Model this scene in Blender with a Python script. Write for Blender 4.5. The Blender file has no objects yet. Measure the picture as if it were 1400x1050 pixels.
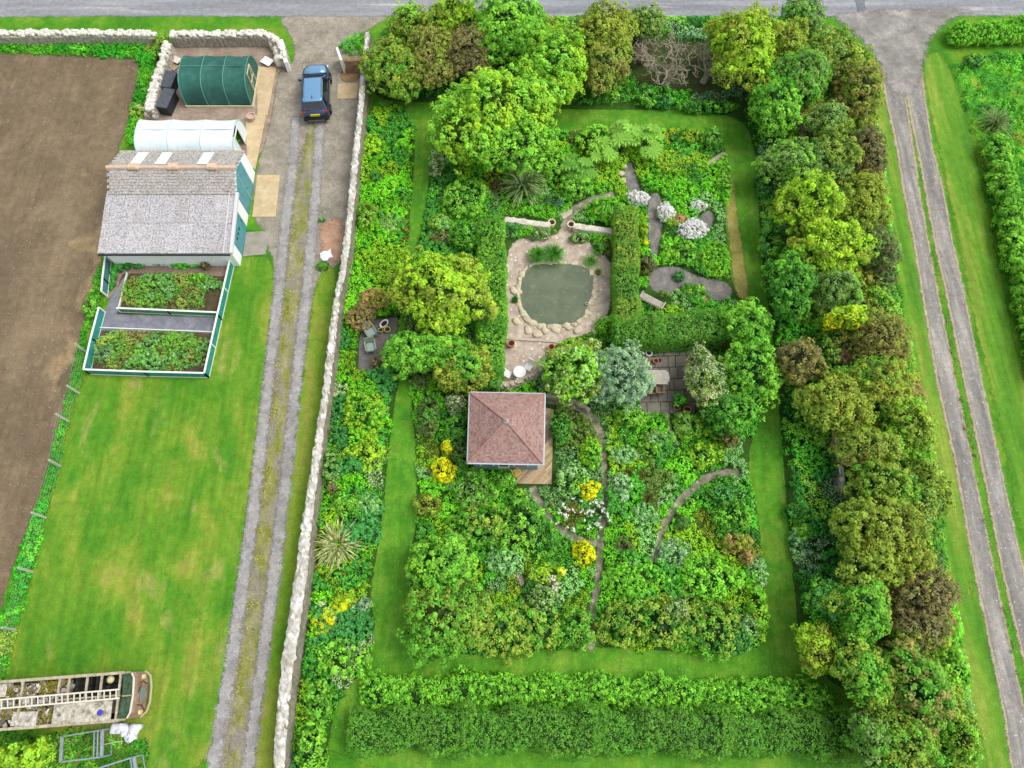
import bpy, math, random
import numpy as np
random.seed(7)
RNG = np.random.default_rng(11)
R = math.radians
C = bpy.context.scene.collection

# ------------------------------------------------------------------ camera
F = 970.0; CAMH = 38.5; T = R(21.0)
UP = np.array([0, math.cos(T), math.sin(T)]); DN = np.array([0, math.sin(T), -math.cos(T)])
def P(px, py, z=0.0):
    """ground survey: the point at height z seen at photo pixel px, py"""
    d = np.array([1.0, 0, 0])*(px-700)/F - UP*(py-525)/F + DN
    return np.array([0, 0, CAMH]) + d*(CAMH-z)/(-d[2])
def PP(pts, z=0.0): return np.array([P(a, b, z) for a, b in pts])
def mpp(px, py, z=0.0): return P(px+1, py, z)[0]-P(px, py, z)[0]       # metres per photo pixel
cam = bpy.data.objects.new('camera', bpy.data.cameras.new('camera')); C.objects.link(cam)
cam.location = (0, 0, CAMH); cam.rotation_euler = (T, 0, 0)
cam.data.sensor_width = 36; cam.data.lens = F/1400*36; cam.data.clip_end = 6000; cam.data.clip_start = .5
sc = bpy.context.scene; sc.camera = cam
sc.view_settings.view_transform = 'Standard'; sc.view_settings.look = 'None'
sc.view_settings.exposure = 0; sc.view_settings.gamma = 1
sc.render.engine = 'CYCLES'
sc.cycles.max_bounces = 5; sc.cycles.diffuse_bounces = 3; sc.cycles.glossy_bounces = 2
sc.cycles.transmission_bounces = 3; sc.cycles.transparent_max_bounces = 12
sc.cycles.caustics_reflective = False; sc.cycles.caustics_refractive = False
sc.cycles.use_denoising = True

# ------------------------------------------------------------------ light: overcast summer noon
w = bpy.data.worlds.new('World'); sc.world = w; w.use_nodes = True
nt = w.node_tree; bg = nt.nodes['Background']
sky = nt.nodes.new('ShaderNodeTexSky'); sky.sky_type = 'NISHITA'; sky.sun_disc = False
SUN_EL, SUN_AZ = 58, 85       # degrees; azimuth from +Y, clockwise
sky.sun_elevation = R(SUN_EL); sky.sun_rotation = R(SUN_AZ)
sky.air_density = 1.0; sky.dust_density = 3.0; sky.ozone_density = 0.6
hs = nt.nodes.new('ShaderNodeHueSaturation'); hs.inputs['Saturation'].default_value = 0.26; hs.inputs['Value'].default_value = 1.48
nt.links.new(sky.outputs[0], hs.inputs['Color']); nt.links.new(hs.outputs[0], bg.inputs['Color'])
bg.inputs['Strength'].default_value = 0.15
sl = bpy.data.lights.new('sun', 'SUN'); sl.energy = 1.4; sl.angle = R(30); sl.color = (1.0, .975, .93)
so = bpy.data.objects.new('sun', sl); C.objects.link(so)
so.rotation_euler = (R(-(90-SUN_EL)), 0, R(-SUN_AZ))

# ------------------------------------------------------------------ tagging
def tag(o, label=None, cat=None, group=None, kind=None):
    if label: o['label'] = label
    if cat: o['category'] = cat
    if group: o['group'] = group
    if kind: o['kind'] = kind
    return o
def thing(name, label, cat, loc=(0, 0, 0), rz=0.0, group=None):
    o = bpy.data.objects.new(name, None); C.objects.link(o)
    o.location = tuple(float(v) for v in loc); o.rotation_euler = (0, 0, rz); o.empty_display_size = .2
    return tag(o, label, cat, group)
def copy_tree(o, parent=None):
    c = o.copy(); C.objects.link(c); c.parent = parent
    for ch in [q for q in bpy.data.objects if q.parent == o]: copy_tree(ch, c)
    return c

# ------------------------------------------------------------------ colours and materials
def lin(c):
    def f(v):
        v /= 255.0
        return v/12.92 if v <= .04045 else ((v+.055)/1.055)**2.4
    return np.array([f(v) for v in c])
def l4(c): return tuple(lin(c)) + (1.0,)
class NT:
    def __init__(s, name):
        s.m = bpy.data.materials.new(name); s.m.use_nodes = True; s.t = s.m.node_tree
        s.b = s.t.nodes['Principled BSDF']; s.out = s.t.nodes['Material Output']
    def n(s, kind, **kw):
        q = s.t.nodes.new('ShaderNode'+kind)
        for k, v in kw.items():
            if hasattr(q, k) and k not in ('Scale', 'Detail'): setattr(q, k, v)
            else: q.inputs[k].default_value = v
        return q
    def l(s, a, b): s.t.links.new(a, b)
    def coord(s, stretch=None, kind='Position', rot=0):
        if kind == 'Position':
            g = s.n('NewGeometry').outputs['Position']
        else:
            g = s.n('TexCoord').outputs[kind]
        if stretch or rot:
            mp = s.n('Mapping'); mp.inputs['Scale'].default_value = stretch or (1, 1, 1)
            mp.inputs['Rotation'].default_value = (0, 0, rot)
            s.l(g, mp.inputs['Vector']); g = mp.outputs[0]
        return g
    def noise(s, co, scale, detail=4, rough=.55, dist=0.0):
        q = s.n('TexNoise'); q.inputs['Scale'].default_value = scale; q.inputs['Detail'].default_value = detail
        q.inputs['Roughness'].default_value = rough; q.inputs['Distortion'].default_value = dist
        s.l(co, q.inputs['Vector']); return q.outputs['Fac']
    def ramp(s, fac, stops):
        q = s.n('ValToRGB'); e = q.color_ramp.elements
        while len(e) < len(stops): e.new(.5)
        for i, (p, c) in enumerate(stops): e[i].position = p; e[i].color = c if len(c) == 4 else l4(c)
        s.l(fac, q.inputs['Fac']); return q.outputs['Color']
    def mix(s, fac, a, b, mode='MIX'):
        q = s.n('MixRGB'); q.blend_type = mode
        for i, v in ((0, fac), (1, a), (2, b)):
            if isinstance(v, (int, float)): q.inputs[i].default_value = v
            elif isinstance(v, tuple): q.inputs[i].default_value = v if len(v) == 4 else l4(v)
            else: s.l(v, q.inputs[i])
        return q.outputs[0]
    def math(s, op, a, b=None, clamp=False):
        q = s.n('Math'); q.operation = op; q.use_clamp = clamp
        for i, v in ((0, a), (1, b)):
            if v is None: continue
            if isinstance(v, (int, float)): q.inputs[i].default_value = v
            else: s.l(v, q.inputs[i])
        return q.outputs[0]
    def bump(s, h, strength=.5, dist=.05):
        q = s.n('Bump'); q.inputs['Strength'].default_value = strength; q.inputs['Distance'].default_value = dist
        s.l(h, q.inputs['Height']); s.l(q.outputs[0], s.b.inputs['Normal'])
G = lambda v: (v, v, v, 1.0)

def ground_mat(name, stops, scale=.5, fine=(.65, 1.35), fscale=9, stretch=None, rot=0, speck=None,
               edge=None, rough=.9, bump=.5, detail=8, second=None, streak=None):
    """stops: broad colour ramp; fine: brightness range of the fine grain; second: (stops, scale, threshold low, high)"""
    m = NT(name); co = m.coord(stretch, rot=rot); iso = m.coord()
    col = m.ramp(m.noise(co, scale, detail, .62, .3), stops)
    if second:
        f2 = m.noise(co if len(second) < 5 else m.coord(second[4]), second[1], 6, .6, .4)
        col = m.mix(m.ramp(f2, [(second[2], G(0)), (second[3], G(1))]), col, second[0])
    fn = m.noise(iso, fscale, 5, .75)
    col = m.mix(1.0, col, m.ramp(fn, [(.3, G(fine[0])), (.7, G(fine[1]))]), 'MULTIPLY')
    fn2 = m.noise(iso, fscale*.22, 4, .6)
    col = m.mix(1.0, col, m.ramp(fn2, [(.3, G(.82)), (.7, G(1.14))]), 'MULTIPLY')
    if streak:
        sn = m.noise(m.coord((streak[0], streak[1], 1), rot=streak[2]), 1.0, 3, .6)
        col = m.mix(1.0, col, m.ramp(sn, [(.32, G(1-streak[3])), (.68, G(1+streak[3]))]), 'MULTIPLY')
    if speck:
        for (c, sc_, th) in speck:
            v = m.n('TexVoronoi'); v.inputs['Scale'].default_value = sc_; m.l(iso, v.inputs['Vector'])
            near = m.math('LESS_THAN', v.outputs['Distance'], .30)
            rnd = m.n('SeparateColor'); m.l(v.outputs['Color'], rnd.inputs[0])
            pick = m.math('GREATER_THAN', rnd.outputs[0], th)
            col = m.mix(m.math('MULTIPLY', near, pick), col, c)
    m.l(col, m.b.inputs['Base Color']); m.b.inputs['Roughness'].default_value = rough
    m.b.inputs['Specular IOR Level'].default_value = .2
    if bump: m.bump(fn, bump, .06)
    if edge is not None:
        at = m.n('Attribute'); at.attribute_name = 'edge'
        wob = m.math('MULTIPLY', m.math('SUBTRACT', m.noise(iso, 2.2, 6, .7), .5), edge*3.2)
        wob2 = m.math('MULTIPLY', m.math('SUBTRACT', m.noise(iso, 14, 3, .6), .5), edge*1.6)
        d = m.math('ADD', at.outputs['Fac'], m.math('ADD', wob, wob2))
        a = m.math('ADD', m.math('DIVIDE', d, edge*.6+.02), .5, True)
        m.l(a, m.b.inputs['Alpha'])
    return m.m

def plain(name, c, rough=.6, metal=0.0, spec=.4, var=.15, vs=6, bump=0.0, c2=None, coat=0.0, coords='Object', stretch=None):
    m = NT(name); co = m.coord(stretch, kind=coords)
    n1 = m.noise(co, vs, 6, .65)
    if c2: col = m.ramp(n1, [(.35, c), (.65, c2)])
    else: col = m.mix(0.0, c, c)
    n2 = m.noise(co, vs*5, 4, .7)
    col = m.mix(1.0, col, m.ramp(n2, [(.25, G(1-var)), (.75, G(1+var))]), 'MULTIPLY')
    m.l(col, m.b.inputs['Base Color'])
    m.b.inputs['Roughness'].default_value = rough; m.b.inputs['Metallic'].default_value = metal
    m.b.inputs['Specular IOR Level'].default_value = spec; m.b.inputs['Coat Weight'].default_value = coat
    if bump: m.bump(n2, bump, .02)
    return m.m

def foliage_mat():
    m = NT('leaf'); at = m.n('Attribute'); at.attribute_name = 'Col'
    m.l(at.outputs['Color'], m.b.inputs['Base Color']); m.b.inputs['Roughness'].default_value = .6
    m.b.inputs['Specular IOR Level'].default_value = .22
    tr = m.n('BsdfTranslucent'); m.l(at.outputs['Color'], tr.inputs['Color'])
    mx = m.n('MixShader'); mx.inputs[0].default_value = .30
    m.l(m.b.outputs[0], mx.inputs[1]); m.l(tr.outputs[0], mx.inputs[2]); m.l(mx.outputs[0], m.out.inputs[0])
    return m.m
LEAF = foliage_mat()
BARK = plain('bark', (92, 80, 66), .9, c2=(120, 110, 95), vs=5, bump=.6)
DEADWOOD = plain('dead_wood', (150, 138, 118), .9, c2=(176, 166, 146), vs=5, bump=.5)

# ------------------------------------------------------------------ mesh helpers
def wloc(o):
    v = np.zeros(3)
    while o is not None: v = v+np.array(o.location); o = o.parent
    return v
def link_mesh(name, V, Fc, mat, parent=None, smooth=False, local=False):
    V = np.array(V, float)
    if parent is not None and not local: V = V - wloc(parent)
    me = bpy.data.meshes.new(name); me.from_pydata([tuple(v) for v in V], [], Fc); me.update()
    if smooth: me.polygons.foreach_set('use_smooth', [True]*len(me.polygons))
    if mat: me.materials.append(mat)
    o = bpy.data.objects.new(name, me); C.objects.link(o)
    if parent is not None: o.parent = parent
    return o
class MB:
    def __init__(s): s.v = []; s.f = []
    def add(s, vs, fs):
        b = len(s.v); s.v += [tuple(map(float, v)) for v in vs]; s.f += [tuple(b+i for i in f) for f in fs]; return s
    def box(s, c, d, rz=0.0, tilt=None):
        x, y, z = [k/2 for k in d]; cs, sn = math.cos(rz), math.sin(rz); vs = []
        for k in (-z, z):
            for i, j in ((-x, -y), (x, -y), (x, y), (-x, y)):
                vs.append((c[0]+i*cs-j*sn, c[1]+i*sn+j*cs, c[2]+k+(tilt or 0)*i))
        return s.add(vs, [(3, 2, 1, 0), (4, 5, 6, 7), (0, 1, 5, 4), (1, 2, 6, 5), (2, 3, 7, 6), (3, 0, 4, 7)])
    def prism(s, pts, z0, z1):
        n = len(pts)
        a = sum(pts[i][0]*pts[(i+1) % n][1]-pts[(i+1) % n][0]*pts[i][1] for i in range(n))
        if a < 0: pts = list(pts)[::-1]
        vs = [(p[0], p[1], z0) for p in pts]+[(p[0], p[1], z1) for p in pts]
        return s.add(vs, [tuple(range(n))[::-1], tuple(range(n, 2*n))]+[(i, (i+1) % n, n+(i+1) % n, n+i) for i in range(n)])
    def bar(s, a, b, w=.05, h=None):
        a = np.array(a, float); b = np.array(b, float); h = h or w
        d = b-a; d /= np.linalg.norm(d)+1e-9
        u = np.cross(d, (0, 0, 1)); u = u/np.linalg.norm(u) if np.linalg.norm(u) > 1e-3 else np.array([1., 0, 0])
        v = np.cross(u, d); vs = []
        for p in (a, b):
            for i, j in ((-1, -1), (1, -1), (1, 1), (-1, 1)): vs.append(p+u*i*w/2+v*j*h/2)
        return s.add(vs, [(0, 1, 2, 3), (7, 6, 5, 4), (0, 4, 5, 1), (1, 5, 6, 2), (2, 6, 7, 3), (3, 7, 4, 0)])
    def tube(s, path, rad, seg=8, cap=True):
        path = [np.array(p, float) for p in path]; n = len(path)
        if not hasattr(rad, '__len__'): rad = [rad]*n
        vs = []; ref = None
        for i, p in enumerate(path):
            d = path[min(i+1, n-1)]-path[max(i-1, 0)]; d /= np.linalg.norm(d)+1e-9
            if ref is None: ref = np.array([1., 0, 0]) if abs(d[0]) < .8 else np.array([0, 1., 0])
            u = np.cross(d, ref); u /= np.linalg.norm(u)+1e-9; v = np.cross(d, u); ref = -np.cross(d, u) if False else ref
            for k in range(seg):
                a = 2*math.pi*k/seg; vs.append(p+(u*math.cos(a)+v*math.sin(a))*rad[i])
        fs = []
        for i in range(n-1):
            for k in range(seg):
                q = (k+1) % seg; fs.append((i*seg+k, i*seg+q, (i+1)*seg+q, (i+1)*seg+k))
        if cap: fs += [tuple(range(seg)), tuple(range((n-1)*seg, n*seg))[::-1]]
        return s.add(vs, fs)
    def lathe(s, c, prof, seg=20):
        vs = []; n = len(prof)
        for r_, z in prof:
            for k in range(seg):
                a = 2*math.pi*k/seg; vs.append((c[0]+r_*math.cos(a), c[1]+r_*math.sin(a), c[2]+z))
        fs = [(i*seg+k, i*seg+(k+1) % seg, (i+1)*seg+(k+1) % seg, (i+1)*seg+k) for i in range(n-1) for k in range(seg)]
        fs += [tuple(range(seg))[::-1], tuple(range((n-1)*seg, n*seg))]
        return s.add(vs, fs)
    def build(s, name, mat, parent=None, smooth=False, local=False, bevel=0.0):
        o = link_mesh(name, s.v, s.f, mat, parent, smooth, local)
        if bevel:
            b = o.modifiers.new('bevel', 'BEVEL'); b.width = bevel; b.segments = 2; b.limit_method = 'ANGLE'
        return o

# icosphere template for rocks
def _ico():
    import bmesh
    bm = bmesh.new(); bmesh.ops.create_icosphere(bm, subdivisions=2, radius=1)
    v = np.array([tuple(q.co) for q in bm.verts]); f = [tuple(q.index for q in p.verts) for p in bm.faces]; bm.free(); return v, f
ICOV, ICOF = _ico()
def rock(mb, c, d, rz=0.0, rough=.18):
    v = ICOV.copy()
    for _ in range(5):
        k = RNG.normal(size=3)*2.4; v *= (1+rough*.5*np.cos(v@k+RNG.uniform(0, 6.3)))[:, None]
    v = np.clip(v, -.82, .82)*np.array(d)/1.64
    cs, sn = math.cos(rz), math.sin(rz)
    x = v[:, 0]*cs-v[:, 1]*sn; y = v[:, 0]*sn+v[:, 1]*cs
    mb.add(np.stack([x+c[0], y+c[1], v[:, 2]+c[2]], 1), ICOF)

# ------------------------------------------------------------------ foliage
GAIN = np.array([1.92, 1.72, 1.80])
class LB:
    def __init__(s): s.V = []; s.C = []
    def leaves(s, c, nrm, L, Wd, col, tdir=None):
        n = len(c)
        if n == 0: return s
        nrm = nrm/(np.linalg.norm(nrm, axis=1, keepdims=True)+1e-9)
        r = RNG.normal(size=(n, 3)) if tdir is None else tdir
        t = r-nrm*(r*nrm).sum(1, keepdims=True); t /= np.linalg.norm(t, axis=1, keepdims=True)+1e-9
        b = np.cross(nrm, t); L = np.asarray(L).reshape(-1, 1)*np.ones((n, 1)); Wd = np.asarray(Wd).reshape(-1, 1)*np.ones((n, 1))
        v = np.stack([c-t*L/2-nrm*L*.10, c+b*Wd/2+nrm*L*.08, c+t*L/2-nrm*L*.14, c-b*Wd/2+nrm*L*.08], 1)
        s.V.append(v.reshape(-1, 3)); s.C.append(np.repeat(np.clip(col, 0.002, 1), 4, axis=0)); return s
    def core(s, verts, faces_quads, col):
        q = verts[np.array(faces_quads)].reshape(-1, 3)
        s.V.append(q); s.C.append(np.tile(col, (len(q), 1)))
    def clumps(s, c, d, r, n, leaf, colA, colB, aspect=.62, var=.12, clumpvar=.11, flower=None):
        """c centres, d outward directions, r radii: domes of n leaves each; colA tips, colB lower"""
        m = len(c)
        if m == 0: return s
        d = d/(np.linalg.norm(d, axis=1, keepdims=True)+1e-9)
        cc = np.repeat(c, n, 0); dd = np.repeat(d, n, 0); rr = np.repeat(np.asarray(r).reshape(-1)*np.ones(m), n)[:, None]
        u = RNG.normal(size=(m*n, 3)); u /= np.linalg.norm(u, axis=1, keepdims=True)
        u = u+dd*.85; u /= np.linalg.norm(u, axis=1, keepdims=True)
        rad = rr*RNG.uniform(.72, 1.05, (m*n, 1))
        pos = cc+u*rad
        nr = u*.75+dd*.35+np.array([0, 0, .25])+RNG.normal(size=(m*n, 3))*.33
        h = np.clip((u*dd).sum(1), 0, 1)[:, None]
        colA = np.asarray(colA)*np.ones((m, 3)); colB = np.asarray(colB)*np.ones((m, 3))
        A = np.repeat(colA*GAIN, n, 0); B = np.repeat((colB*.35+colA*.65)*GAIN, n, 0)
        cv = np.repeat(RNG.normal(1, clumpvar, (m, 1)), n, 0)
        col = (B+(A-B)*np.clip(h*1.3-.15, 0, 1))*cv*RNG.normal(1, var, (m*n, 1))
        col[:, 0:1] *= RNG.normal(1, .08, (m*n, 1))
        lf = np.repeat(np.asarray(leaf).reshape(-1)*np.ones(m), n)*RNG.uniform(.7, 1.25, m*n)
        td = u-dd*(u*dd).sum(1, keepdims=True)+RNG.normal(size=(m*n, 3))*.25
        if flower is not None:
            fm = RNG.uniform(size=m*n) < np.repeat(np.asarray(flower[0])*np.ones(m), n)*(h[:, 0] > .35)
            fc = np.repeat(np.asarray(flower[1])*np.ones((m, 3)), n, 0)
            col[fm] = fc[fm]*RNG.uniform(.8, 1.08, (fm.sum(), 1)); pos[fm] += dd[fm]*.05; lf[fm] *= .85
        return s.leaves(pos, nr, lf, lf*aspect, col, td)
    def build(s, name, parent=None, mat=None, local=False):
        V = np.concatenate(s.V); Cc = np.concatenate(s.C)
        if parent is not None and not local: V = V-wloc(parent)
        n = len(V)//4; me = bpy.data.meshes.new(name)
        me.vertices.add(len(V)); me.vertices.foreach_set('co', V.astype(np.float32).ravel())
        me.loops.add(len(V)); me.loops.foreach_set('vertex_index', np.arange(len(V), dtype=np.int32))
        me.polygons.add(n); me.polygons.foreach_set('loop_start', np.arange(0, 4*n, 4, dtype=np.int32))
        me.update(calc_edges=True)
        a = me.attributes.new('Col', 'FLOAT_COLOR', 'POINT')
        a.data.foreach_set('color', np.concatenate([Cc, np.ones((len(Cc), 1))], 1).astype(np.float32).ravel())
        me.materials.append(mat or LEAF)
        o = bpy.data.objects.new(name, me); C.objects.link(o)
        if parent is not None: o.parent = parent
        return o

def fib(n):
    i = np.arange(n)+.5; z = 1-2*i/n; a = i*2.399963; r = np.sqrt(1-z*z)
    return np.stack([r*np.cos(a), r*np.sin(a), z], 1)
_g = 14
def core_quads():
    vs = []; fs = []
    for i in range(8):
        th = math.pi*(i/7)*.98+.01
        for k in range(_g):
            ph = 2*math.pi*k/_g; vs.append((math.sin(th)*math.cos(ph), math.sin(th)*math.sin(ph), math.cos(th)))
    for i in range(7):
        for k in range(_g): fs.append((i*_g+k, (i+1)*_g+k, (i+1)*_g+(k+1) % _g, i*_g+(k+1) % _g))
    return np.array(vs), fs
CQV, CQF = core_quads()

K0 = 0
# palette: tip colour, lower colour, clump spacing, leaf size, leaves per clump, aspect
K = {
 'lime':   ((138, 182, 46), (100, 146, 30), .40, .155, 20, .8),
 'bright': ((118, 178, 56), (72, 132, 36), .38, .15, 20, .75),
 'green':  ((96, 162, 50), (56, 118, 34), .34, .14, 18, .7),
 'deep':   ((74, 138, 48), (42, 96, 34), .30, .12, 18, .65),
 'olive':  ((126, 156, 56), (90, 122, 40), .34, .13, 18, .7),
 'gold':   ((132, 156, 56), (104, 116, 40), .34, .13, 18, .7),
 'brown':  ((120, 120, 78), (92, 100, 58), .28, .11, 16, .65),
 'rust':   ((130, 134, 70), (98, 108, 52), .28, .11, 16, .65),
 'greyg':  ((116, 156, 78), (78, 120, 56), .30, .12, 18, .6),
 'silver': ((136, 172, 130), (96, 138, 98), .26, .11, 20, .45),
 'row':    ((112, 180, 52), (72, 136, 38), .24, .10, 15, .65),
 'hedge':  ((84, 144, 46), (58, 114, 36), .20, .085, 13, .6),
 'hedge2': ((90, 144, 50), (60, 108, 38), .20, .085, 13, .6),
 'white':  ((212, 214, 206), (206, 210, 196), .16, .085, 16, .8),
 'yellow': ((192, 200, 24), (146, 166, 26), .22, .10, 16, .8),
 'pinkbr': ((176, 146, 104), (132, 132, 60), .22, .10, 16, .6),
 'mint':   ((132, 184, 112), (84, 150, 70), .22, .10, 16, .6),
 'purple': ((98, 104, 66), (70, 88, 44), .24, .10, 16, .6),
 'teal':   ((80, 150, 74), (48, 112, 50), .26, .12, 16, .6),
 'herb':   ((112, 184, 50), (66, 138, 34), .20, .10, 14, .6),
}
def mixk(lb, pos, d, r, kind, second=None, share=0.0, flower=None, dens=1.0, mask=None):
    A, B, s_, leaf, n, asp = K[kind]; m = len(pos)
    a = np.tile(lin(A), (m, 1)); b = np.tile(lin(B), (m, 1))
    if second and share > 0:
        A2, B2 = K[second][:2]
        k = RNG.normal(size=3); k2 = RNG.normal(size=3)*2.2
        f = (np.cos((pos*1.1)@k+RNG.uniform(0, 6))*.32+np.cos(pos@k2+RNG.uniform(0, 6))*.22+RNG.normal(size=m)*.26)+.5
        t_ = np.clip((f-(1-share)*.95)*2.2+.45, 0, 1)[:, None]
        a = a*(1-t_)+lin(A2)*t_; b = b*(1-t_)+lin(B2)*t_
    tip = (RNG.uniform(size=m) < .12)[:, None]; a = np.where(tip, a*np.array([1.28, 1.16, 1.0]), a)
    leaf = leaf*RNG.uniform(.58, 1.18, m)
    lb.clumps(pos, d, r, int(n*dens*1.3), leaf, a, b, asp, flower=flower)

def crown(lb, c, rx, ry, hz, kind, second=None, share=.0, lump=1.0, flower=None, low=-.35, dens=1.0):
    s_ = K[kind][2]
    area = 4*math.pi*((rx*ry)**1.6/3+(rx*hz)**1.6/3+(ry*hz)**1.6/3)**(1/1.6)
    n = max(12, int(area/(s_*s_*.80)))
    d = fib(n); d += RNG.normal(size=d.shape)*(.35*s_/max(rx, ry)); d /= np.linalg.norm(d, axis=1, keepdims=True)
    d = d[d[:, 2] > low]
    def shape(q):
        f = np.ones(len(q))
        rr = np.random.default_rng(seed)
        for k in range(7):
            kv = rr.normal(size=3); kv *= (2.2+1.1*k)/np.linalg.norm(kv); f += lump*(.13/(1+.18*k))*np.cos(q@kv+rr.uniform(0, 6.3))
        return f
    seed = int(RNG.integers(1e9))
    f = shape(d)+RNG.normal(0, .035, len(d)); keep = RNG.uniform(size=len(d)) > .09
    spr = RNG.uniform(size=len(d)) < .10; f = np.where(spr, f*RNG.uniform(1.04, 1.20, len(d)), f)
    d = d[keep]; f = f[keep]
    ax = np.array([rx, ry, hz]); pos = d*ax*f[:, None]+np.array(c)
    nr = d/ax; nr /= np.linalg.norm(nr, axis=1, keepdims=True)
    r = s_*.62*RNG.uniform(.75, 1.3, len(d))
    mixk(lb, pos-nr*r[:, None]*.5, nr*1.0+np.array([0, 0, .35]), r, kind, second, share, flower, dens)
    # inner, shaded foliage
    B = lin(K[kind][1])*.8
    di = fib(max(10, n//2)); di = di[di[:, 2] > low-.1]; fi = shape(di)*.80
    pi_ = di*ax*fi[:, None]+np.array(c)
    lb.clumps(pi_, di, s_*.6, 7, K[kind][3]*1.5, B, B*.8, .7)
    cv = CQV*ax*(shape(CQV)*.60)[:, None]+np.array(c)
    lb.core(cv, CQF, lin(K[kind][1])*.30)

def trunk(mb, base, top, r0, spread, limbs=5):
    base = np.array(base, float); top = np.array(top, float)
    mid = base+(top-base)*.45+np.array([RNG.normal()*.1, RNG.normal()*.1, 0])
    mb.tube([base-np.array([0, 0, .1]), base+(mid-base)*.4, mid, top], [r0*1.25, r0, r0*.75, r0*.3], 8)
    for k in range(limbs):
        a = k*2*math.pi/limbs+RNG.uniform(-.4, .4); st = base+(top-base)*RNG.uniform(.3, .6)
        e = st+np.array([math.cos(a)*spread*.75, math.sin(a)*spread*.75, (top-base)[2]*.38])
        mb.tube([st, st*.5+e*.5+np.array([0, 0, .12]), e], [r0*.5, r0*.33, r0*.12], 6)

def tree(name, label, cat, px, py, rx, ry, h, kind, second=None, share=.3, lump=1.0, flower=None, group=None, dens=1.0, squat=None):
    """px,py: crown centre in the survey picture; rx,ry: half sizes there; h: height in metres"""
    zc = h*.60; m = mpp(px, py, zc); q = P(px, py, zc)
    ax, ay = rx*m, ry*m*1.03; hz = squat or min(h*.38, max(ax, ay)*.80)
    zc = h-hz; q = P(px, py, zc)
    o = thing(name, label, cat, (q[0], q[1], 0), group=group)
    lb = LB(); s_ = K[kind][2]; ax -= s_*.45; ay -= s_*.45
    ax = max(ax, .25); ay = max(ay, .25)
    n_l = 4 if min(ax, ay) > .9 else 3; a0_ = RNG.uniform(0, 6.28)
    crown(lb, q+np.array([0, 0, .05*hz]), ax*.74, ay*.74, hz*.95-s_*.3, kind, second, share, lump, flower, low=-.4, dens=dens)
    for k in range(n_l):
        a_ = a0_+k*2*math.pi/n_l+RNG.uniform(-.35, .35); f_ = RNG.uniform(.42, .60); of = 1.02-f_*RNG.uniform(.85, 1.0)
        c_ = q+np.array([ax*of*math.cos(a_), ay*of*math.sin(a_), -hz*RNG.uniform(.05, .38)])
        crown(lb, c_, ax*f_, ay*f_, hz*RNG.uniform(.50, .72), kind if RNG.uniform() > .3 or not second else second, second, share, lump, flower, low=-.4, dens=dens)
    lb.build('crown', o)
    mb = MB(); trunk(mb, (q[0], q[1], 0), (q[0], q[1], zc+hz*.3), .05+.03*h*.6, min(ax, ay)*.8)
    mb.build('trunk', BARK, o, smooth=True)
    return o
def shrub(name, label, cat, px, py, rx, ry, h, kind, second=None, share=.3, lump=.8, flower=None, group=None, dens=1.0):
    zc = h*.45; m = mpp(px, py, zc); q = P(px, py, zc)
    o = thing(name, label, cat, (q[0], q[1], 0), group=group)
    lb = LB(); s_ = K[kind][2]
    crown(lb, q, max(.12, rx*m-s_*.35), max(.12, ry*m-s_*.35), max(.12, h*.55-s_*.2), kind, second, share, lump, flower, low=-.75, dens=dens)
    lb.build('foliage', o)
    mb = MB()
    for k in range(3):
        a = k*2.1+RNG.uniform(0, 1)
        mb.tube([(q[0], q[1], -.05), (q[0]+.25*rx*m*math.cos(a), q[1]+.25*rx*m*math.sin(a), h*.5)], [.035, .015], 5)
    mb.build('stem', BARK, o)
    return o
def blades(name, label, cat, px, py, r_px, h, colA, colB, n=90, wid=.05, flower=None, group=None):
    m = mpp(px, py, h*.4); q = P(px, py, h*.35); L = r_px*m
    o = thing(name, label, cat, (q[0], q[1], 0), group=group)
    lb = LB()
    for seg_n in range(n):
        a = RNG.uniform(0, 6.283); el = RNG.uniform(.15, 1.35); ln = L*RNG.uniform(.75, 1.15)
        hx = math.cos(a); hy = math.sin(a); pts = []
        reach = ln*math.cos(el)*1.05+.15*ln; top = h*(.35+.65*math.sin(el))
        ns = 4
        for k in range(ns+1):
            t = k/ns; pts.append(np.array([q[0]+hx*reach*t, q[1]+hy*reach*t, .05+top*(1.9*t-1.0*t*t*(1+.25*math.cos(el)))]))
        side = np.array([-hy, hx, 0]); cA = lin(colA)*RNG.normal(1, .15); cB = lin(colB)*RNG.normal(1, .15)
        for k in range(ns):
            w0 = wid*(1-.8*(k/ns)**2)/2; w1 = wid*(1-.8*((k+1)/ns)**2)/2
            lb.V.append(np.array([pts[k]-side*w0, pts[k]+side*w0, pts[k+1]+side*w1, pts[k+1]-side*w1]))
            cc = cA if RNG.uniform() < .6 else cB
            lb.C.append(np.tile(np.clip(cc, .003, 1), (4, 1)))
        if flower is not None and RNG.uniform() < flower[0]:
            c = pts[-1]+np.array([0, 0, .1]); k = 5
            lb.leaves(c+RNG.normal(size=(k, 3))*.045, RNG.normal(size=(k, 3))+np.array([0, 0, 1.5]), .13, .10, np.tile(lin(flower[1]), (k, 1)))
    lb.build('leaves', o)
    lb = LB(); dome = fib(40); dome = dome[dome[:, 2] > -.2]
    lb.clumps(dome*np.array([.25*L, .25*L, h*.2])+np.array([q[0], q[1], .1]), dome, .12, 6, .12, lin(colB)*.5, lin(colB)*.3)
    lb.build('base_foliage', o)
    return o

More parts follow.
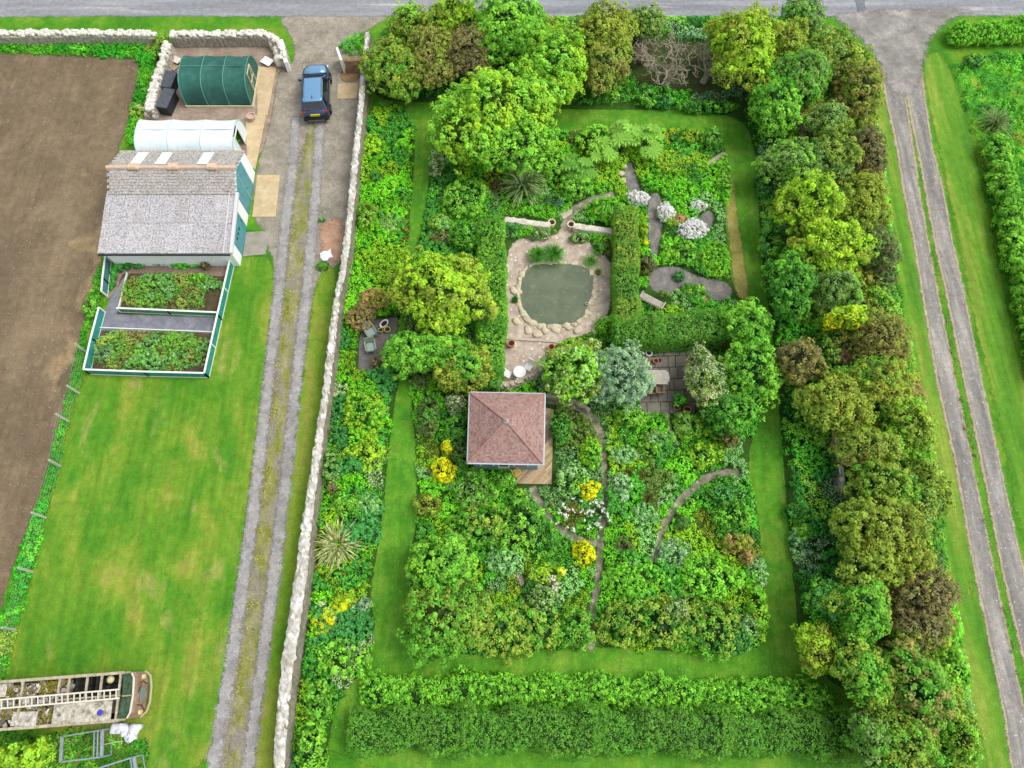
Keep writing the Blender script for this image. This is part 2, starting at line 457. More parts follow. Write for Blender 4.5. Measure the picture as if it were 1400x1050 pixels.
# ------------------------------------------------------------------ polygons, sheets
def sdist(poly, pts):
    poly = np.asarray(poly)[:, :2]; pts = np.asarray(pts)[:, :2]
    d = np.full(len(pts), 1e9); ins = np.zeros(len(pts), bool); n = len(poly)
    for i in range(n):
        a = poly[i]; b = poly[(i+1) % n]; e = b-a; wv = pts-a
        t = np.clip((wv@e)/(e@e+1e-12), 0, 1); d = np.minimum(d, np.linalg.norm(wv-np.outer(t, e), axis=1))
        c1 = (a[1] <= pts[:, 1]) != (b[1] <= pts[:, 1])
        with np.errstate(divide='ignore', invalid='ignore'):
            xx = a[0]+(pts[:, 1]-a[1])*(b[0]-a[0])/(b[1]-a[1])
        ins ^= c1 & (pts[:, 0] < xx)
    return np.where(ins, d, -d)
def smooth_poly(poly, it=2):
    p = np.asarray(poly, float)
    for _ in range(it):
        q = np.roll(p, -1, 0); p = np.stack([p*.75+q*.25, p*.25+q*.75], 1).reshape(-1, p.shape[1])
    return p
LEVEL = [0.0]
def sheet(name, px_poly, mat, z, soft=.15, res=.25, rnd=2, world=False, kind='structure', label=None, cat=None):
    poly = np.asarray(px_poly, float) if world else PP(px_poly, 0)
    if rnd: poly = smooth_poly(poly, rnd)
    mg = soft*2.2+res
    x0, y0 = poly[:, 0].min()-mg, poly[:, 1].min()-mg; x1, y1 = poly[:, 0].max()+mg, poly[:, 1].max()+mg
    nx = int((x1-x0)/res)+2; ny = int((y1-y0)/res)+2
    X, Y = np.meshgrid(x0+np.arange(nx)*res, y0+np.arange(ny)*res); pts = np.stack([X.ravel(), Y.ravel()], 1)
    d = sdist(poly, pts); D = d.reshape(ny, nx) > -mg
    cell = D[:-1, :-1] | D[1:, :-1] | D[:-1, 1:] | D[1:, 1:]
    jj, ii = np.nonzero(cell); i0 = jj*nx+ii
    quads = np.stack([i0, i0+1, i0+nx+1, i0+nx], 1); used, inv = np.unique(quads, return_inverse=True); quads = inv.reshape(-1, 4)
    V = np.concatenate([pts[used], np.full((len(used), 1), z)], 1)
    me = bpy.data.meshes.new(name); me.vertices.add(len(V)); me.vertices.foreach_set('co', V.astype(np.float32).ravel())
    me.loops.add(quads.size); me.loops.foreach_set('vertex_index', quads.astype(np.int32).ravel())
    me.polygons.add(len(quads)); me.polygons.foreach_set('loop_start', np.arange(0, quads.size, 4, dtype=np.int32)); me.update(calc_edges=True)
    a = me.attributes.new('edge', 'FLOAT', 'POINT'); a.data.foreach_set('value', d[used].astype(np.float32))
    me.materials.append(mat); o = bpy.data.objects.new(name, me); C.objects.link(o)
    return tag(o, label, cat, kind=kind)
def strip_poly(center_px, width_m):
    c = PP(center_px, 0)[:, :2]; L = []; Rr = []
    for i in range(len(c)):
        t = c[min(i+1, len(c)-1)]-c[max(i-1, 0)]; t /= np.linalg.norm(t); nn = np.array([-t[1], t[0]])
        ww = width_m[i] if hasattr(width_m, '__len__') else width_m
        L.append(c[i]+nn*ww/2); Rr.append(c[i]-nn*ww/2)
    return np.array(L+Rr[::-1])

def groundcover(name, label, cat, px_poly, seeds=None, h=(.15, .6), spacing=.24, palette=None, patch=1.1, holes=(), flowers=.06, world=False, hscale=1.0, edge_in=.05):
    """an uncountable mass of low plants: patches of differing kinds over a bed"""
    poly = smooth_poly(np.asarray(px_poly, float) if world else PP(px_poly, 0), 1)
    x0, y0 = poly[:, 0].min(), poly[:, 1].min(); x1, y1 = poly[:, 0].max(), poly[:, 1].max()
    X, Y = np.meshgrid(np.arange(x0, x1, spacing), np.arange(y0, y1, spacing*.9)); X[1::2] += spacing/2
    pts = np.stack([X.ravel(), Y.ravel()], 1)+RNG.normal(size=(X.size, 2))*spacing*.28
    d = sdist(poly, pts); edge_n = np.cos(pts@np.array([2.3, 1.1]))*.12+np.cos(pts@np.array([-1.7, 3.9]))*.1
    ok = d > edge_in+edge_n*.6
    for hp in holes:
        ok &= sdist(hp, pts) < -.08
    pts = pts[ok]; d = d[ok]
    area = max(1.0, len(pts)*spacing*spacing*.9); ns = max(3, int(area/(patch*patch)))
    S = pts[RNG.integers(len(pts), size=ns)]+RNG.normal(size=(ns, 2))*.1
    pal = palette or DEFPAL
    wts = np.array([p[0] for p in pal], float); ki = RNG.choice(len(pal), size=ns, p=wts/wts.sum())
    A = np.array([lin(pal[k][1]) for k in ki]); B = np.array([lin(pal[k][2]) for k in ki])
    gg = RNG.normal(1.12, .13, (ns, 1)); A *= gg; B *= gg; A[:, 0] *= 1.12; B[:, 0] *= 1.12
    LF = np.array([pal[k][3] for k in ki])*RNG.uniform(.75, 1.5, ns); HS = np.array([pal[k][4] for k in ki])*RNG.uniform(.75, 1.25, ns)
    FP = np.array([pal[k][5] for k in ki])*flowers/.06; FC = np.array([lin(pal[k][6]) for k in ki])
    # nearest seed with wobble
    wp = pts+np.stack([np.cos(pts@np.array([1.9, 2.7])), np.sin(pts@np.array([2.9, -1.6]))], 1)*.22
    idx = np.empty(len(pts), int); dd1 = np.empty(len(pts))
    for i in range(0, len(pts), 4000):
        q = np.linalg.norm(wp[i:i+4000, None]-S[None], axis=2); idx[i:i+4000] = q.argmin(1); dd1[i:i+4000] = q.min(1)
    mound = np.clip(1-(dd1/(patch*.75))**2, 0, 1)
    hh = (h[0]+(h[1]-h[0])*HS[idx]*(.60+.40*mound))*np.clip(d*2.2+.3, .3, 1)*hscale+RNG.uniform(-.04, .06, len(pts))
    pos = np.concatenate([pts, np.clip(hh, .04, 3)[:, None]-.08], 1)
    dirs = np.concatenate([(pts-S[idx])*.3+RNG.normal(size=pts.shape)*.18, np.ones((len(pts), 1))], 1)
    lb = LB()
    lb.clumps(pos, dirs, spacing*.72, 18, LF[idx]*.86, A[idx], B[idx], .55, flower=(FP[idx], FC[idx]), clumpvar=.08, var=.09)
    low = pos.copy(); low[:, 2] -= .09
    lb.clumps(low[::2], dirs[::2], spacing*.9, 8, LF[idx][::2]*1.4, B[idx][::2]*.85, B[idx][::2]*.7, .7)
    o = lb.build(name)
    return tag(o, label, cat, kind='stuff')
# weight, tip, lower, leaf, relative height, flower share, flower colour
DEFPAL = [
 (5, (100, 182, 38), (60, 146, 28), .10, .6, .01, (240, 240, 220)),
 (4, (78, 162, 44), (48, 124, 32), .11, .7, .02, (240, 240, 220)),
 (3, (128, 186, 40), (88, 150, 30), .09, .5, .02, (230, 230, 60)),
 (1.6, (64, 136, 48), (40, 104, 36), .13, .8, .0, (255, 255, 255)),
 (2, (116, 176, 96), (78, 146, 66), .09, .5, .08, (235, 245, 235)),
 (1.0, (98, 136, 58), (70, 108, 42), .10, .8, .02, (220, 200, 220)),
 (.7, (142, 170, 46), (100, 138, 34), .08, .5, .05, (240, 225, 60)),
 (.3, (100, 104, 60), (76, 90, 46), .10, .7, .0, (220, 160, 120)),
]

def hedge(name, label, px_path, wm, h, kind='hedge', second=None, share=.2, cat='hedge', rough=.05, world=None):
    """clipped hedge along a line surveyed at hedge-top height"""
    c = PP(px_path, h)[:, :2]
    o = thing(name, label, cat, (c[0][0], c[0][1], 0)); lb = LB(); s_ = K[kind][2]
    segs = [(c[i], c[i+1]) for i in range(len(c)-1)]
    for si, (a, b) in enumerate(segs):
        L = np.linalg.norm(b-a); t = (b-a)/L; nn = np.array([-t[1], t[0]]); wi = wm[si] if hasattr(wm, '__len__') else wm
        e0, e1 = -.0, L
        W2 = wi/2
        per = wi+2*h; nu = int(L/(s_*.80))+2; nv = int(per/(s_*.80))+1
        ext = .25; e0 = -ext if si else 0.0; e1 = L+(ext if si < len(segs)-1 else 0)
        U_, V_ = np.meshgrid(np.linspace(e0, e1, nu), np.linspace(0, per, nv)); U_ = U_+RNG.normal(size=U_.shape)*s_*.25; V_ = V_+RNG.normal(size=V_.shape)*s_*.25
        U_ = U_.ravel(); V_ = np.clip(V_.ravel(), 0, per)
        off = np.where(V_ < h, -W2, np.where(V_ > h+wi, W2, V_-h-W2)); zz = np.where(V_ < h, V_, np.where(V_ > h+wi, per-V_, h))
        nx_ = np.where(V_ < h, -1., np.where(V_ > h+wi, 1., 0.)); nz_ = np.where((V_ >= h) & (V_ <= h+wi), 1., .15)
        rnd = np.clip((zz-h+.35)/.35, 0, 1)*np.clip((np.abs(off)-W2+.35)/.35, 0, 1); off = off*(1-.10*rnd); zz = zz-rnd*.13
        wob = 1+rough*(np.cos(U_*1.7+off*2)+np.cos(U_*3.9-zz*3+1)+np.cos(U_*.7+2)); zz *= 1+(wob-1)*.8; off *= wob
        pos = np.stack([a[0]+t[0]*U_+nn[0]*off, a[1]+t[1]*U_+nn[1]*off, zz-.06], 1)
        dr = np.stack([nn[0]*nx_, nn[1]*nx_, nz_+.2], 1)
        if True:
            for (cc, sg) in ([(a, -1)] if si == 0 else [])+([(b, 1)] if si == len(segs)-1 else []):      # ends
                ne = int(wi/(s_))+1; nz2 = int(h/s_)+1
                Oe, Ze = np.meshgrid(np.linspace(-W2*.95, W2*.95, ne), np.linspace(.1, h*.95, nz2)); Oe = Oe.ravel(); Ze = Ze.ravel()
                pe = np.stack([cc[0]+nn[0]*Oe, cc[1]+nn[1]*Oe, Ze], 1)+RNG.normal(size=(len(Oe), 3))*.05
                pos = np.concatenate([pos, pe]); dr = np.concatenate([dr, np.tile([t[0]*sg, t[1]*sg, .3], (len(Oe), 1))])
        mixk(lb, pos, dr, s_*.68*RNG.uniform(.8, 1.25, len(pos)), kind, second, share)
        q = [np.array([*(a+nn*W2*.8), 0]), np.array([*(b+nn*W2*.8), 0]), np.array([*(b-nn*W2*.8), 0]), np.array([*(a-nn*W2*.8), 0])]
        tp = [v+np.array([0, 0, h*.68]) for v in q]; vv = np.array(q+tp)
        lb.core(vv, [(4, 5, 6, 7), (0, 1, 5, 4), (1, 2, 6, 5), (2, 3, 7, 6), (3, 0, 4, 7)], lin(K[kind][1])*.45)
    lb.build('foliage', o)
    mb = MB()
    for (a, b) in segs:
        L = np.linalg.norm(b-a)
        for k in range(max(2, int(L/.8))):
            p = a+(b-a)*(k+.5)/max(2, int(L/.8)); mb.tube([(p[0], p[1], 0), (p[0], p[1], h*.6)], [.03, .015], 5)
    mb.build('stem', BARK, o)
    return o
# ================================================================== THE GROUND
M = {}
M['grass'] = ground_mat('grass', [(.30, (54, 116, 24)), (.5, (82, 142, 30)), (.66, (122, 154, 48))], .35, (.70, 1.3), 11, bump=.6)
M['lawn'] = ground_mat('patchy_lawn', [(.28, (62, 122, 28)), (.42, (82, 136, 32)), (.54, (106, 144, 40)), (.64, (134, 150, 54)), (.76, (156, 150, 80))], .55, (.76, 1.24), 12, (1, .5, 1), R(8), edge=.25, second=((176, 160, 100), .6, .60, .84), streak=(3.2, .12, R(-7), .13))
M['gardenlawn'] = ground_mat('garden_lawn', [(.30, (66, 128, 30)), (.5, (88, 146, 36)), (.68, (120, 158, 50))], .6, (.75, 1.25), 12, edge=.12, speck=[((160, 184, 120), 14, .96)], streak=(3.5, .35, 0, .12), second=((126, 140, 62), .8, .64, .82))
M['soil_field'] = ground_mat('ploughed_soil', [(.30, (104, 90, 70)), (.5, (122, 106, 84)), (.70, (142, 124, 98))], .30, (.72, 1.25), 10, (1, .8, 1), edge=.22,
    speck=[((164, 148, 120), 12, .95), ((186, 172, 144), 9, .985)], second=((176, 152, 114), .33, .58, .74), bump=.9, streak=(4.2, .10, R(-12), .09))
M['soil'] = ground_mat('garden_soil', [(.35, (44, 84, 24)), (.6, (64, 98, 34))], 1.2, (.6, 1.3), 12, edge=.1)
M['vegsoil'] = ground_mat('vegetable_soil', [(.35, (70, 62, 44)), (.6, (96, 84, 62))], 1.2, (.6, 1.3), 12, edge=.1)
M['tarmac'] = ground_mat('tarmac', [(.3, (122, 124, 128)), (.5, (142, 144, 148)), (.68, (166, 168, 170))], .5, (.84, 1.16), 14, (.12, 1.8, 1), edge=.2, second=((200, 192, 190), .6, .60, .72))
M['junction'] = ground_mat('worn_junction', [(.3, (122, 118, 112)), (.5, (144, 140, 134)), (.68, (172, 168, 160))], .7, (.8, 1.2), 14, edge=.5)
M['gravel'] = ground_mat('gravel', [(.3, (128, 123, 108)), (.5, (150, 143, 128)), (.7, (172, 162, 144))], .8, (.70, 1.28), 13, edge=.18, speck=[((196, 190, 182), 11, .85)])
M['wheelgrey'] = ground_mat('grey_track_gravel',  [(.3, (134, 132, 130)), (.5, (156, 153, 150)), (.7, (176, 172, 168))], 1.0, (.72, 1.25), 14, edge=.26, speck=[((190, 188, 182), 10, .92)])
M['wheelbrown'] = ground_mat('track_chippings', [(.34, (122, 119, 116)), (.5, (144, 140, 134)), (.66, (176, 170, 162))], 1.8, (.70, 1.26), 14, (1, .10, 1), R(11), edge=.07, speck=[((206, 202, 196), 9, .93)])
M['trackedge'] = ground_mat('pale_track_edge', [(.3, (160, 148, 120)), (.7, (184, 172, 146))], 1.5, (.8, 1.2), 14, edge=.14)
M['moss'] = ground_mat('mossy_strip', [(.3, (96, 118, 44)), (.45, (130, 134, 62)), (.6, (150, 146, 104)), (.75, (166, 158, 136))], 2.0, (.68, 1.30), 10, (1, .3, 1), edge=.5, second=((140, 134, 122), 1.6, .46, .62))
M['yard'] = ground_mat('yard_gravel', [(.3, (130, 112, 96)), (.5, (156, 138, 122)), (.7, (178, 160, 144))], .8, (.75, 1.22), 14, edge=.12)
M['concrete'] = plain('sandy_concrete', (186, 162, 122), .9, c2=(206, 186, 150), vs=1.4, var=.10, coords='Object')
M['concrete2'] = plain('grey_concrete', (140, 134, 122), .9, c2=(164, 156, 142), vs=1.6, var=.12)
M['verge'] = ground_mat('mown_verge', [(.3, (76, 132, 22)), (.5, (120, 150, 44)), (.7, (164, 144, 78))], .7, (.76, 1.22), 10, (1, .22, 1), R(4), edge=.2)
M['striped'] = ground_mat('mown_roadside_grass', [(.32, (74, 128, 36)), (.5, (98, 146, 40)), (.68, (148, 160, 66))], .9, (.78, 1.2), 11, (1, .10, 1), R(12), edge=.3, streak=(3.0, .08, R(12), .14))
M['meadow'] = ground_mat('rough_meadow', [(.32, (66, 142, 40)), (.5, (94, 168, 44)), (.66, (150, 180, 54))], .5, (.7, 1.28), 8, edge=.5, second=((204, 186, 70), .45, .64, .74))
M['pinkgravel'] = ground_mat('pink_terrace_gravel', [(.3, (168, 148, 134)), (.5, (190, 172, 156)), (.7, (210, 196, 180))], 1.4, (.72, 1.24), 16, edge=.16, speck=[((228, 216, 200), 4.2, .8)])
M['slategravel'] = ground_mat('slate_chippings', [(.3, (104, 102, 98)), (.5, (128, 124, 120)), (.7, (156, 148, 138))], 1.6, (.60, 1.35), 16, edge=.12)
M['path'] = ground_mat('stone_path', [(.3, (112, 106, 90)), (.5, (142, 134, 116)), (.7, (178, 168, 148))], 2.6, (.75, 1.25), 9, edge=.08, speck=[((186, 176, 160), 2.8, .5)])
M['reddirt'] = ground_mat('reddish_dirt', [(.3, (166, 128, 100)), (.7, (190, 156, 132))], 1.2, (.8, 1.2), 12, edge=.35)
M['reeddry'] = ground_mat('dry_grass_strip', [(.3, (136, 140, 60)), (.6, (172, 160, 92))], 1.5, (.75, 1.25), 9, edge=.15)
M['darkgrass'] = ground_mat('rough_bank_grass', [(.3, (34, 110, 24)), (.6, (60, 146, 36)), (.75, (84, 160, 50))], .8, (.6, 1.4), 8, (1, .5, 1), edge=.22)

big = MB(); big.add([(-2500, -2500, 0), (2500, -2500, 0), (2500, 2500, 0), (-2500, 2500, 0)], [(0, 1, 2, 3)])
tag(big.build('ground', M['grass']), kind='structure')

def wP(px, py): q = P(px, py); return (q[0], q[1])
yroad = P(700, 21)[1]
sheet('ploughed_field', [wP(0, 72)]+[(-70, wP(0, 72)[1]), (-70, -12), (-34, -14)]+[wP(-60, 1000), wP(-5, 860), wP(8, 800), wP(62, 655), wP(97, 520), (wP(118, 430)), wP(140, 350), wP(152, 240), wP(180, 150), wP(190, 95), wP(190, 74), wP(100, 76)], M['soil_field'], .004, soft=.3, res=.5, world=True, rnd=1)
sheet('road', [(-80, yroad-.5), (-30, yroad-.1), (-16, yroad-.1), (-8, yroad-.1), (10, yroad-.1), (22, yroad-.1), (80, yroad+.2), (80, yroad+4.6), (-80, yroad+4.6)], M['tarmac'], .012, soft=.3, res=.5, world=True, rnd=0)
sheet('road_patch', [wP(1168, -6), wP(1180, -6), wP(1191, 60), wP(1181, 60)], ground_mat('dark_tarmac_patch', [(.3, (104, 110, 116)), (.7, (134, 138, 144))], 1, (.85, 1.15), 14, edge=.05), .020, soft=.08, res=.15, world=True, rnd=0)
# farm lane on the left
sheet('driveway', [(372, 14), (548, 14), (496, 44), (480, 60), (497, 80), (494, 150), (486, 230), (478, 290), (470, 350), (452, 372), (430, 390), (420, 470), (411, 530), (398, 620), (384, 720), (370, 830), (354, 960), (338, 1075), (283, 1075), (300, 950), (322, 800), (338, 690), (350, 590), (365, 470), (377, 360), (366, 340), (366, 318), (345, 300), (348, 240), (372, 160), (380, 95), (402, 90), (404, 56)], M['gravel'], .008, soft=.25)
sheet('weed_strip', [(424, 165), (436, 165), (432, 240), (424, 300), (414, 400), (404, 500), (390, 620), (372, 760), (352, 920), (336, 1075), (304, 1075), (318, 960), (340, 800), (358, 660), (372, 540), (384, 430), (398, 300), (408, 230)], M['moss'], .018, soft=.3)
sheet('wheel_track', strip_poly([(405, 160), (400, 230), (390, 310), (382, 390), (373, 470), (365, 540), (355, 630), (342, 730), (329, 820), (313, 920), (297, 1020), (288, 1080)], .62), M['wheelgrey'], .022, soft=.25, world=True, rnd=0, res=.15)
sheet('wheel_track', strip_poly([(438, 160), (434, 230), (428, 310), (420, 390), (411, 470), (403, 540), (394, 630), (382, 730), (371, 820), (357, 920), (343, 1020), (334, 1080)], .62), M['wheelgrey'], .022, soft=.25, world=True, rnd=0, res=.15)
sheet('lawn', [(379, 352), (366, 470), (351, 590), (339, 690), (323, 800), (302, 950), (284, 1075), (-60, 1100), (8, 930), (40, 800), (75, 660), (104, 540), (122, 500), (285, 515), (316, 352), (340, 350)], M['lawn'], .012, soft=.3)
sheet('verge', [(452, 360), (440, 372), (430, 392), (421, 470), (412, 530), (399, 620), (386, 720), (372, 830), (357, 960), (342, 1080), (372, 1080), (392, 900), (410, 770), (428, 640), (444, 530), (462, 380)], M['verge'], .020, soft=.2)
sheet('dirt_patch', [(436, 300), (474, 300), (470, 350), (455, 362), (440, 345)], M['reddirt'], .024, soft=.3)
sheet('yard', [(232, 48), (372, 48), (384, 66), (392, 90), (380, 98), (372, 160), (352, 235), (195, 215), (196, 150), (214, 140), (226, 100)], M['yard'], .016, soft=.2)
sheet('path', [(354, 100), (379, 92), (371, 152), (356, 158)], M['concrete2'], .026, soft=0, res=3, rnd=0) if False else None
for nm, pts, mt in (('concrete_path', [(352, 92), (378, 92), (366, 158), (352, 158)], 'concrete'), ('concrete_path', [(336, 158), (364, 158), (349, 232), (338, 225)], 'concrete'),
                    ('concrete_pad', [(352, 240), (383, 240), (377, 297), (345, 297)], 'concrete'), ('concrete_pad', [(337, 318), (370, 316), (363, 348), (332, 351)], 'concrete2'),
                    ('concrete_pad', [(462, 115), (491, 115), (488, 135), (461, 136)], 'concrete')):
    mb = MB(); mb.prism([tuple(q[:2]) for q in PP(pts)], -.05, .06); tag(mb.build(nm, M[mt], bevel=.01), kind='structure')
sheet('brown_pad', [(467, 92), (494, 92), (490, 113), (464, 113)], ground_mat('brown_gravel', [(.3, (120, 100, 66)), (.7, (146, 124, 88))], 1, (.8, 1.2), 12, edge=.08), .03, soft=.08)
# the walled garden floor and the lane on the right
sheet('garden_lawn', [(502, 120), (560, 130), (620, 140), (700, 150), (1000, 148), (1040, 200), (1042, 330), (1064, 470), (1075, 620), (1100, 800), (1110, 900), (1200, 975), (1200, 1080), (385, 1080), (420, 790), (450, 520), (470, 350), (492, 200)], M['gardenlawn'], .006, soft=.3)
sheet('mown_roadside', [(1262, 78), (1285, 66), (1316, 130), (1345, 260), (1372, 400), (1400, 520), (1450, 720), (1400, 760), (1380, 640), (1352, 520), (1320, 380), (1296, 262), (1276, 170), (1262, 110)], M['striped'], .006, soft=.3)
sheet('meadow', [(1298, 84), (1420, 80), (1600, 80), (1600, 700), (1440, 640), (1392, 430), (1360, 300), (1326, 160)], M['meadow'], .010, soft=.5, res=.4)
sheet('lane_junction', [(1128, 16), (1345, 12), (1300, 24), (1276, 44), (1262, 80), (1259, 108), (1246, 128), (1226, 130), (1212, 112), (1206, 94), (1192, 66), (1160, 38)], M['junction'], .031, soft=.6)
AL = [(1207, 96), (1213, 130), (1228, 200), (1238, 262), (1252, 330), (1263, 400), (1284, 524), (1306, 620), (1336, 786), (1352, 860), (1376, 980), (1390, 1080)]
AR = [(1232, 96), (1236, 130), (1246, 200), (1255, 262), (1267, 330), (1280, 400), (1305, 524), (1325, 620), (1358, 786), (1374, 860), (1400, 980), (1420, 1080)]
BL = [(1238, 96), (1242, 130), (1256, 200), (1268, 262), (1280, 330), (1296, 400), (1321, 524), (1340, 610), (1374, 786), (1392, 860), (1420, 980), (1444, 1080)]
BR = [(1258, 96), (1262, 130), (1272, 200), (1288, 262), (1300, 330), (1316, 400), (1341, 524), (1362, 620), (1398, 786), (1416, 860), (1444, 980), (1470, 1080)]
def widen(L_, d): return [(x+d, y) for x, y in L_]
sheet('track_edge', widen(AL, -4)+widen(AR, 3)[::-1], M['trackedge'], .020, soft=.12, res=.15, rnd=0)
sheet('track_edge', widen(BL, -4)+widen(BR, 3)[::-1], M['trackedge'], .0225, soft=.12, res=.15, rnd=0)
sheet('wheel_track', AL+AR[::-1], M['wheelbrown'], .026, soft=.05, res=.12, rnd=0)
sheet('wheel_track', BL+BR[::-1], M['wheelbrown'], .0285, soft=.05, res=.12, rnd=0)

sheet('mown_verge', [(1176, 60), (1200, 92), (1212, 140), (1228, 210), (1240, 280), (1254, 350), (1266, 420), (1286, 530), (1308, 630), (1338, 790), (1354, 870), (1378, 990), (1392, 1090), (1330, 1090), (1316, 940), (1300, 820), (1276, 700), (1254, 560), (1234, 440), (1216, 300), (1200, 180), (1180, 110)], M['striped'], .008, soft=.3)
# dark soil below the beds and the shelter belt
BW = [(503, 142), (562, 148), (568, 200), (560, 300), (554, 370), (546, 430), (548, 510), (538, 560), (530, 620), (524, 700), (515, 760), (505, 805), (512, 860), (504, 905), (470, 945), (456, 970), (450, 1010), (440, 1075), (386, 1075), (406, 960), (428, 800), (434, 700), (447, 590), (458, 480), (474, 370), (490, 250)]
BI = [(588, 215), (602, 175), (690, 172), (760, 182), (900, 176), (985, 182), (992, 200), (990, 300), (1000, 400), (1040, 425), (1044, 520), (1040, 570), (1025, 610), (1022, 650), (1036, 700), (1044, 800), (1052, 885), (980, 893), (890, 888), (810, 883), (660, 893), (600, 895), (560, 860), (562, 760), (572, 700), (566, 560), (550, 470), (562, 350), (584, 300)]
BT = [(505, 60), (560, 20), (700, 25), (1000, 25), (1130, 30), (1180, 60), (1192, 110), (1208, 250), (1226, 400), (1250, 560), (1278, 700), (1302, 850), (1322, 1075), (1190, 1075), (1190, 960), (1130, 930), (1092, 880), (1086, 800), (1072, 640), (1060, 480), (1040, 350), (1034, 200), (1010, 150), (760, 150), (660, 140), (560, 140), (505, 135)]
for nm, pp in (('bed_soil', BW), ('bed_soil', BI), ('bed_soil', BT)): sheet(nm, pp, M['soil'], .010, soft=.12)

sheet('dry_grass_strip', [(990, 236), (1002, 236), (1008, 300), (1020, 370), (1024, 412), (1006, 408), (998, 340), (992, 280)], M['reeddry'], .013, soft=.15)
# paved places inside the garden
TER = [(690, 330), (740, 322), (762, 322), (768, 308), (786, 308), (790, 322), (822, 345), (838, 362), (834, 430), (812, 455), (770, 464), (750, 480), (748, 506), (700, 532), (684, 520), (693, 440)]
sheet('terrace_gravel', TER, M['pinkgravel'], .022, soft=.12, res=.15)
SG = [[(884, 268), (903, 262), (906, 300), (900, 352), (888, 352)], [(884, 378), (900, 364), (930, 364), (950, 378), (1000, 386), (1000, 410), (974, 412), (956, 394), (934, 390), (912, 404), (890, 398)], [(955, 296), (973, 284), (976, 306), (962, 322)], [(850, 240), (862, 218), (868, 240), (880, 270), (862, 270)]]
for g in SG: sheet('slate_gravel', g, M['slategravel'], .022, soft=.12, res=.12)
PATHS = [([(728, 666), (734, 682), (746, 702), (764, 722), (786, 736), (804, 743), (820, 741)], .42),
         ([(823, 600), (826, 640), (827, 680), (824, 712), (821, 742), (818, 790), (811, 830), (808, 890)], .34),
         ([(1010, 646), (985, 646), (962, 656), (940, 674), (922, 694), (908, 716), (902, 742), (892, 768)], .42),
         ([(912, 566), (916, 588), (928, 610)], .25),
         ([(745, 546), (768, 548), (790, 556), (812, 572), (822, 600)], .5),
         ([(770, 312), (786, 286), (812, 272), (840, 266)], .5),
         ([(684, 756), (704, 778), (716, 800)], .3)]
for i_, (c_, w_) in enumerate(PATHS): sheet('garden_path', strip_poly(c_, w_), M['path'], .0165+.003*(i_ % 4)-.0015*(i_ == 5), soft=.10, res=.12, world=True, rnd=0)
PAT = [(866, 474), (954, 470), (950, 566), (876, 566)]
def paving(name, px, mat, z, nx, ny, seed=1):
    """irregular slabs laid in courses, each a hair apart"""
    r = np.random.default_rng(seed); q = PP(px)[:, :2]; mb = MB()
    def at(u, v): return (1-v)*((1-u)*q[0]+u*q[1])+v*((1-u)*q[3]+u*q[2])
    v = 0
    vs_ = np.linspace(0, 1, ny+1)
    for j in range(ny):
        us = np.sort(np.concatenate([[0, 1], (np.arange(1, nx)+r.uniform(-.3, .3, nx-1))/nx]))
        for i in range(nx):
            g = .005; p = [at(us[i]+g, vs_[j]+g), at(us[i+1]-g, vs_[j]+g), at(us[i+1]-g, vs_[j+1]-g), at(us[i]+g, vs_[j+1]-g)]
            mb.prism(p, -.05, z+r.uniform(-.006, .006))
    return tag(mb.build(name, mat, bevel=.008), kind='structure')
M['slab'] = plain('slate_paving', (110, 104, 98), .8, c2=(140, 130, 118), vs=1.3, var=.18)
paving('patio', PAT, M['slab'], .06, 6, 6)
M['slabdark'] = plain('dark_paving', (98, 92, 92), .85, c2=(124, 116, 112), vs=1.4, var=.15)
NOOK = [(497, 440), (544, 434), (542, 460), (524, 508), (490, 506), (491, 470)]
mb = MB(); mb.prism([tuple(q[:2]) for q in PP(NOOK)], -.05, .05); tag(mb.build('nook_paving', M['slabdark'], bevel=.01), kind='structure')

# ================================================================== THE POND
WAT = [(725, 363), (745, 361), (775, 361), (800, 365), (811, 374), (811, 392), (807, 412), (797, 434), (785, 442), (750, 446), (730, 442), (716, 425), (711, 408), (713, 380)]
m = NT('pond_water'); co = m.coord()
colr = m.ramp(m.noise(co, .9, 5, .6), [(.3, (84, 96, 76)), (.6, (102, 112, 88)), (.75, (122, 126, 94))])
colr = m.mix(m.ramp(m.noise(co, 3.2, 6, .75, .8), [(.56, G(0)), (.66, G(.75))]), colr, (140, 144, 92))
m.l(colr, m.b.inputs['Base Color']); m.b.inputs['Roughness'].default_value = .12; m.bump(m.noise(co, 6, 3), .08, .02)
wat = smooth_poly(PP(WAT), 2); mb = MB(); mb.prism([tuple(q[:2]) for q in wat], -.03, .034)
tag(mb.build('pond_water', m.m), kind='structure')
M['stone'] = plain('pale_sandstone', (186, 172, 142), .85, c2=(214, 204, 178), vs=2.2, var=.12, bump=.3)
M['stone2'] = plain('weathered_stone', (168, 156, 132), .9, c2=(196, 186, 164), vs=2.6, var=.15, bump=.4)
wl = smooth_poly(PP(WAT), 1); per = []
seg = [np.linalg.norm(wl[(i+1) % len(wl)]-wl[i]) for i in range(len(wl))]; tot = sum(seg)
protos = []
for k in range(6):
    mb = MB(); rock(mb, (0, 0, .03), (.36, .25, .13), 0, .34); o = mb.build('pond_stone', M['stone'] if k % 3 else M['stone2'], smooth=True); protos.append(o)
    tag(o, 'pale rounded stone set in the rim of the garden pond', 'stone', 'stones edging the pond')
NS = 62
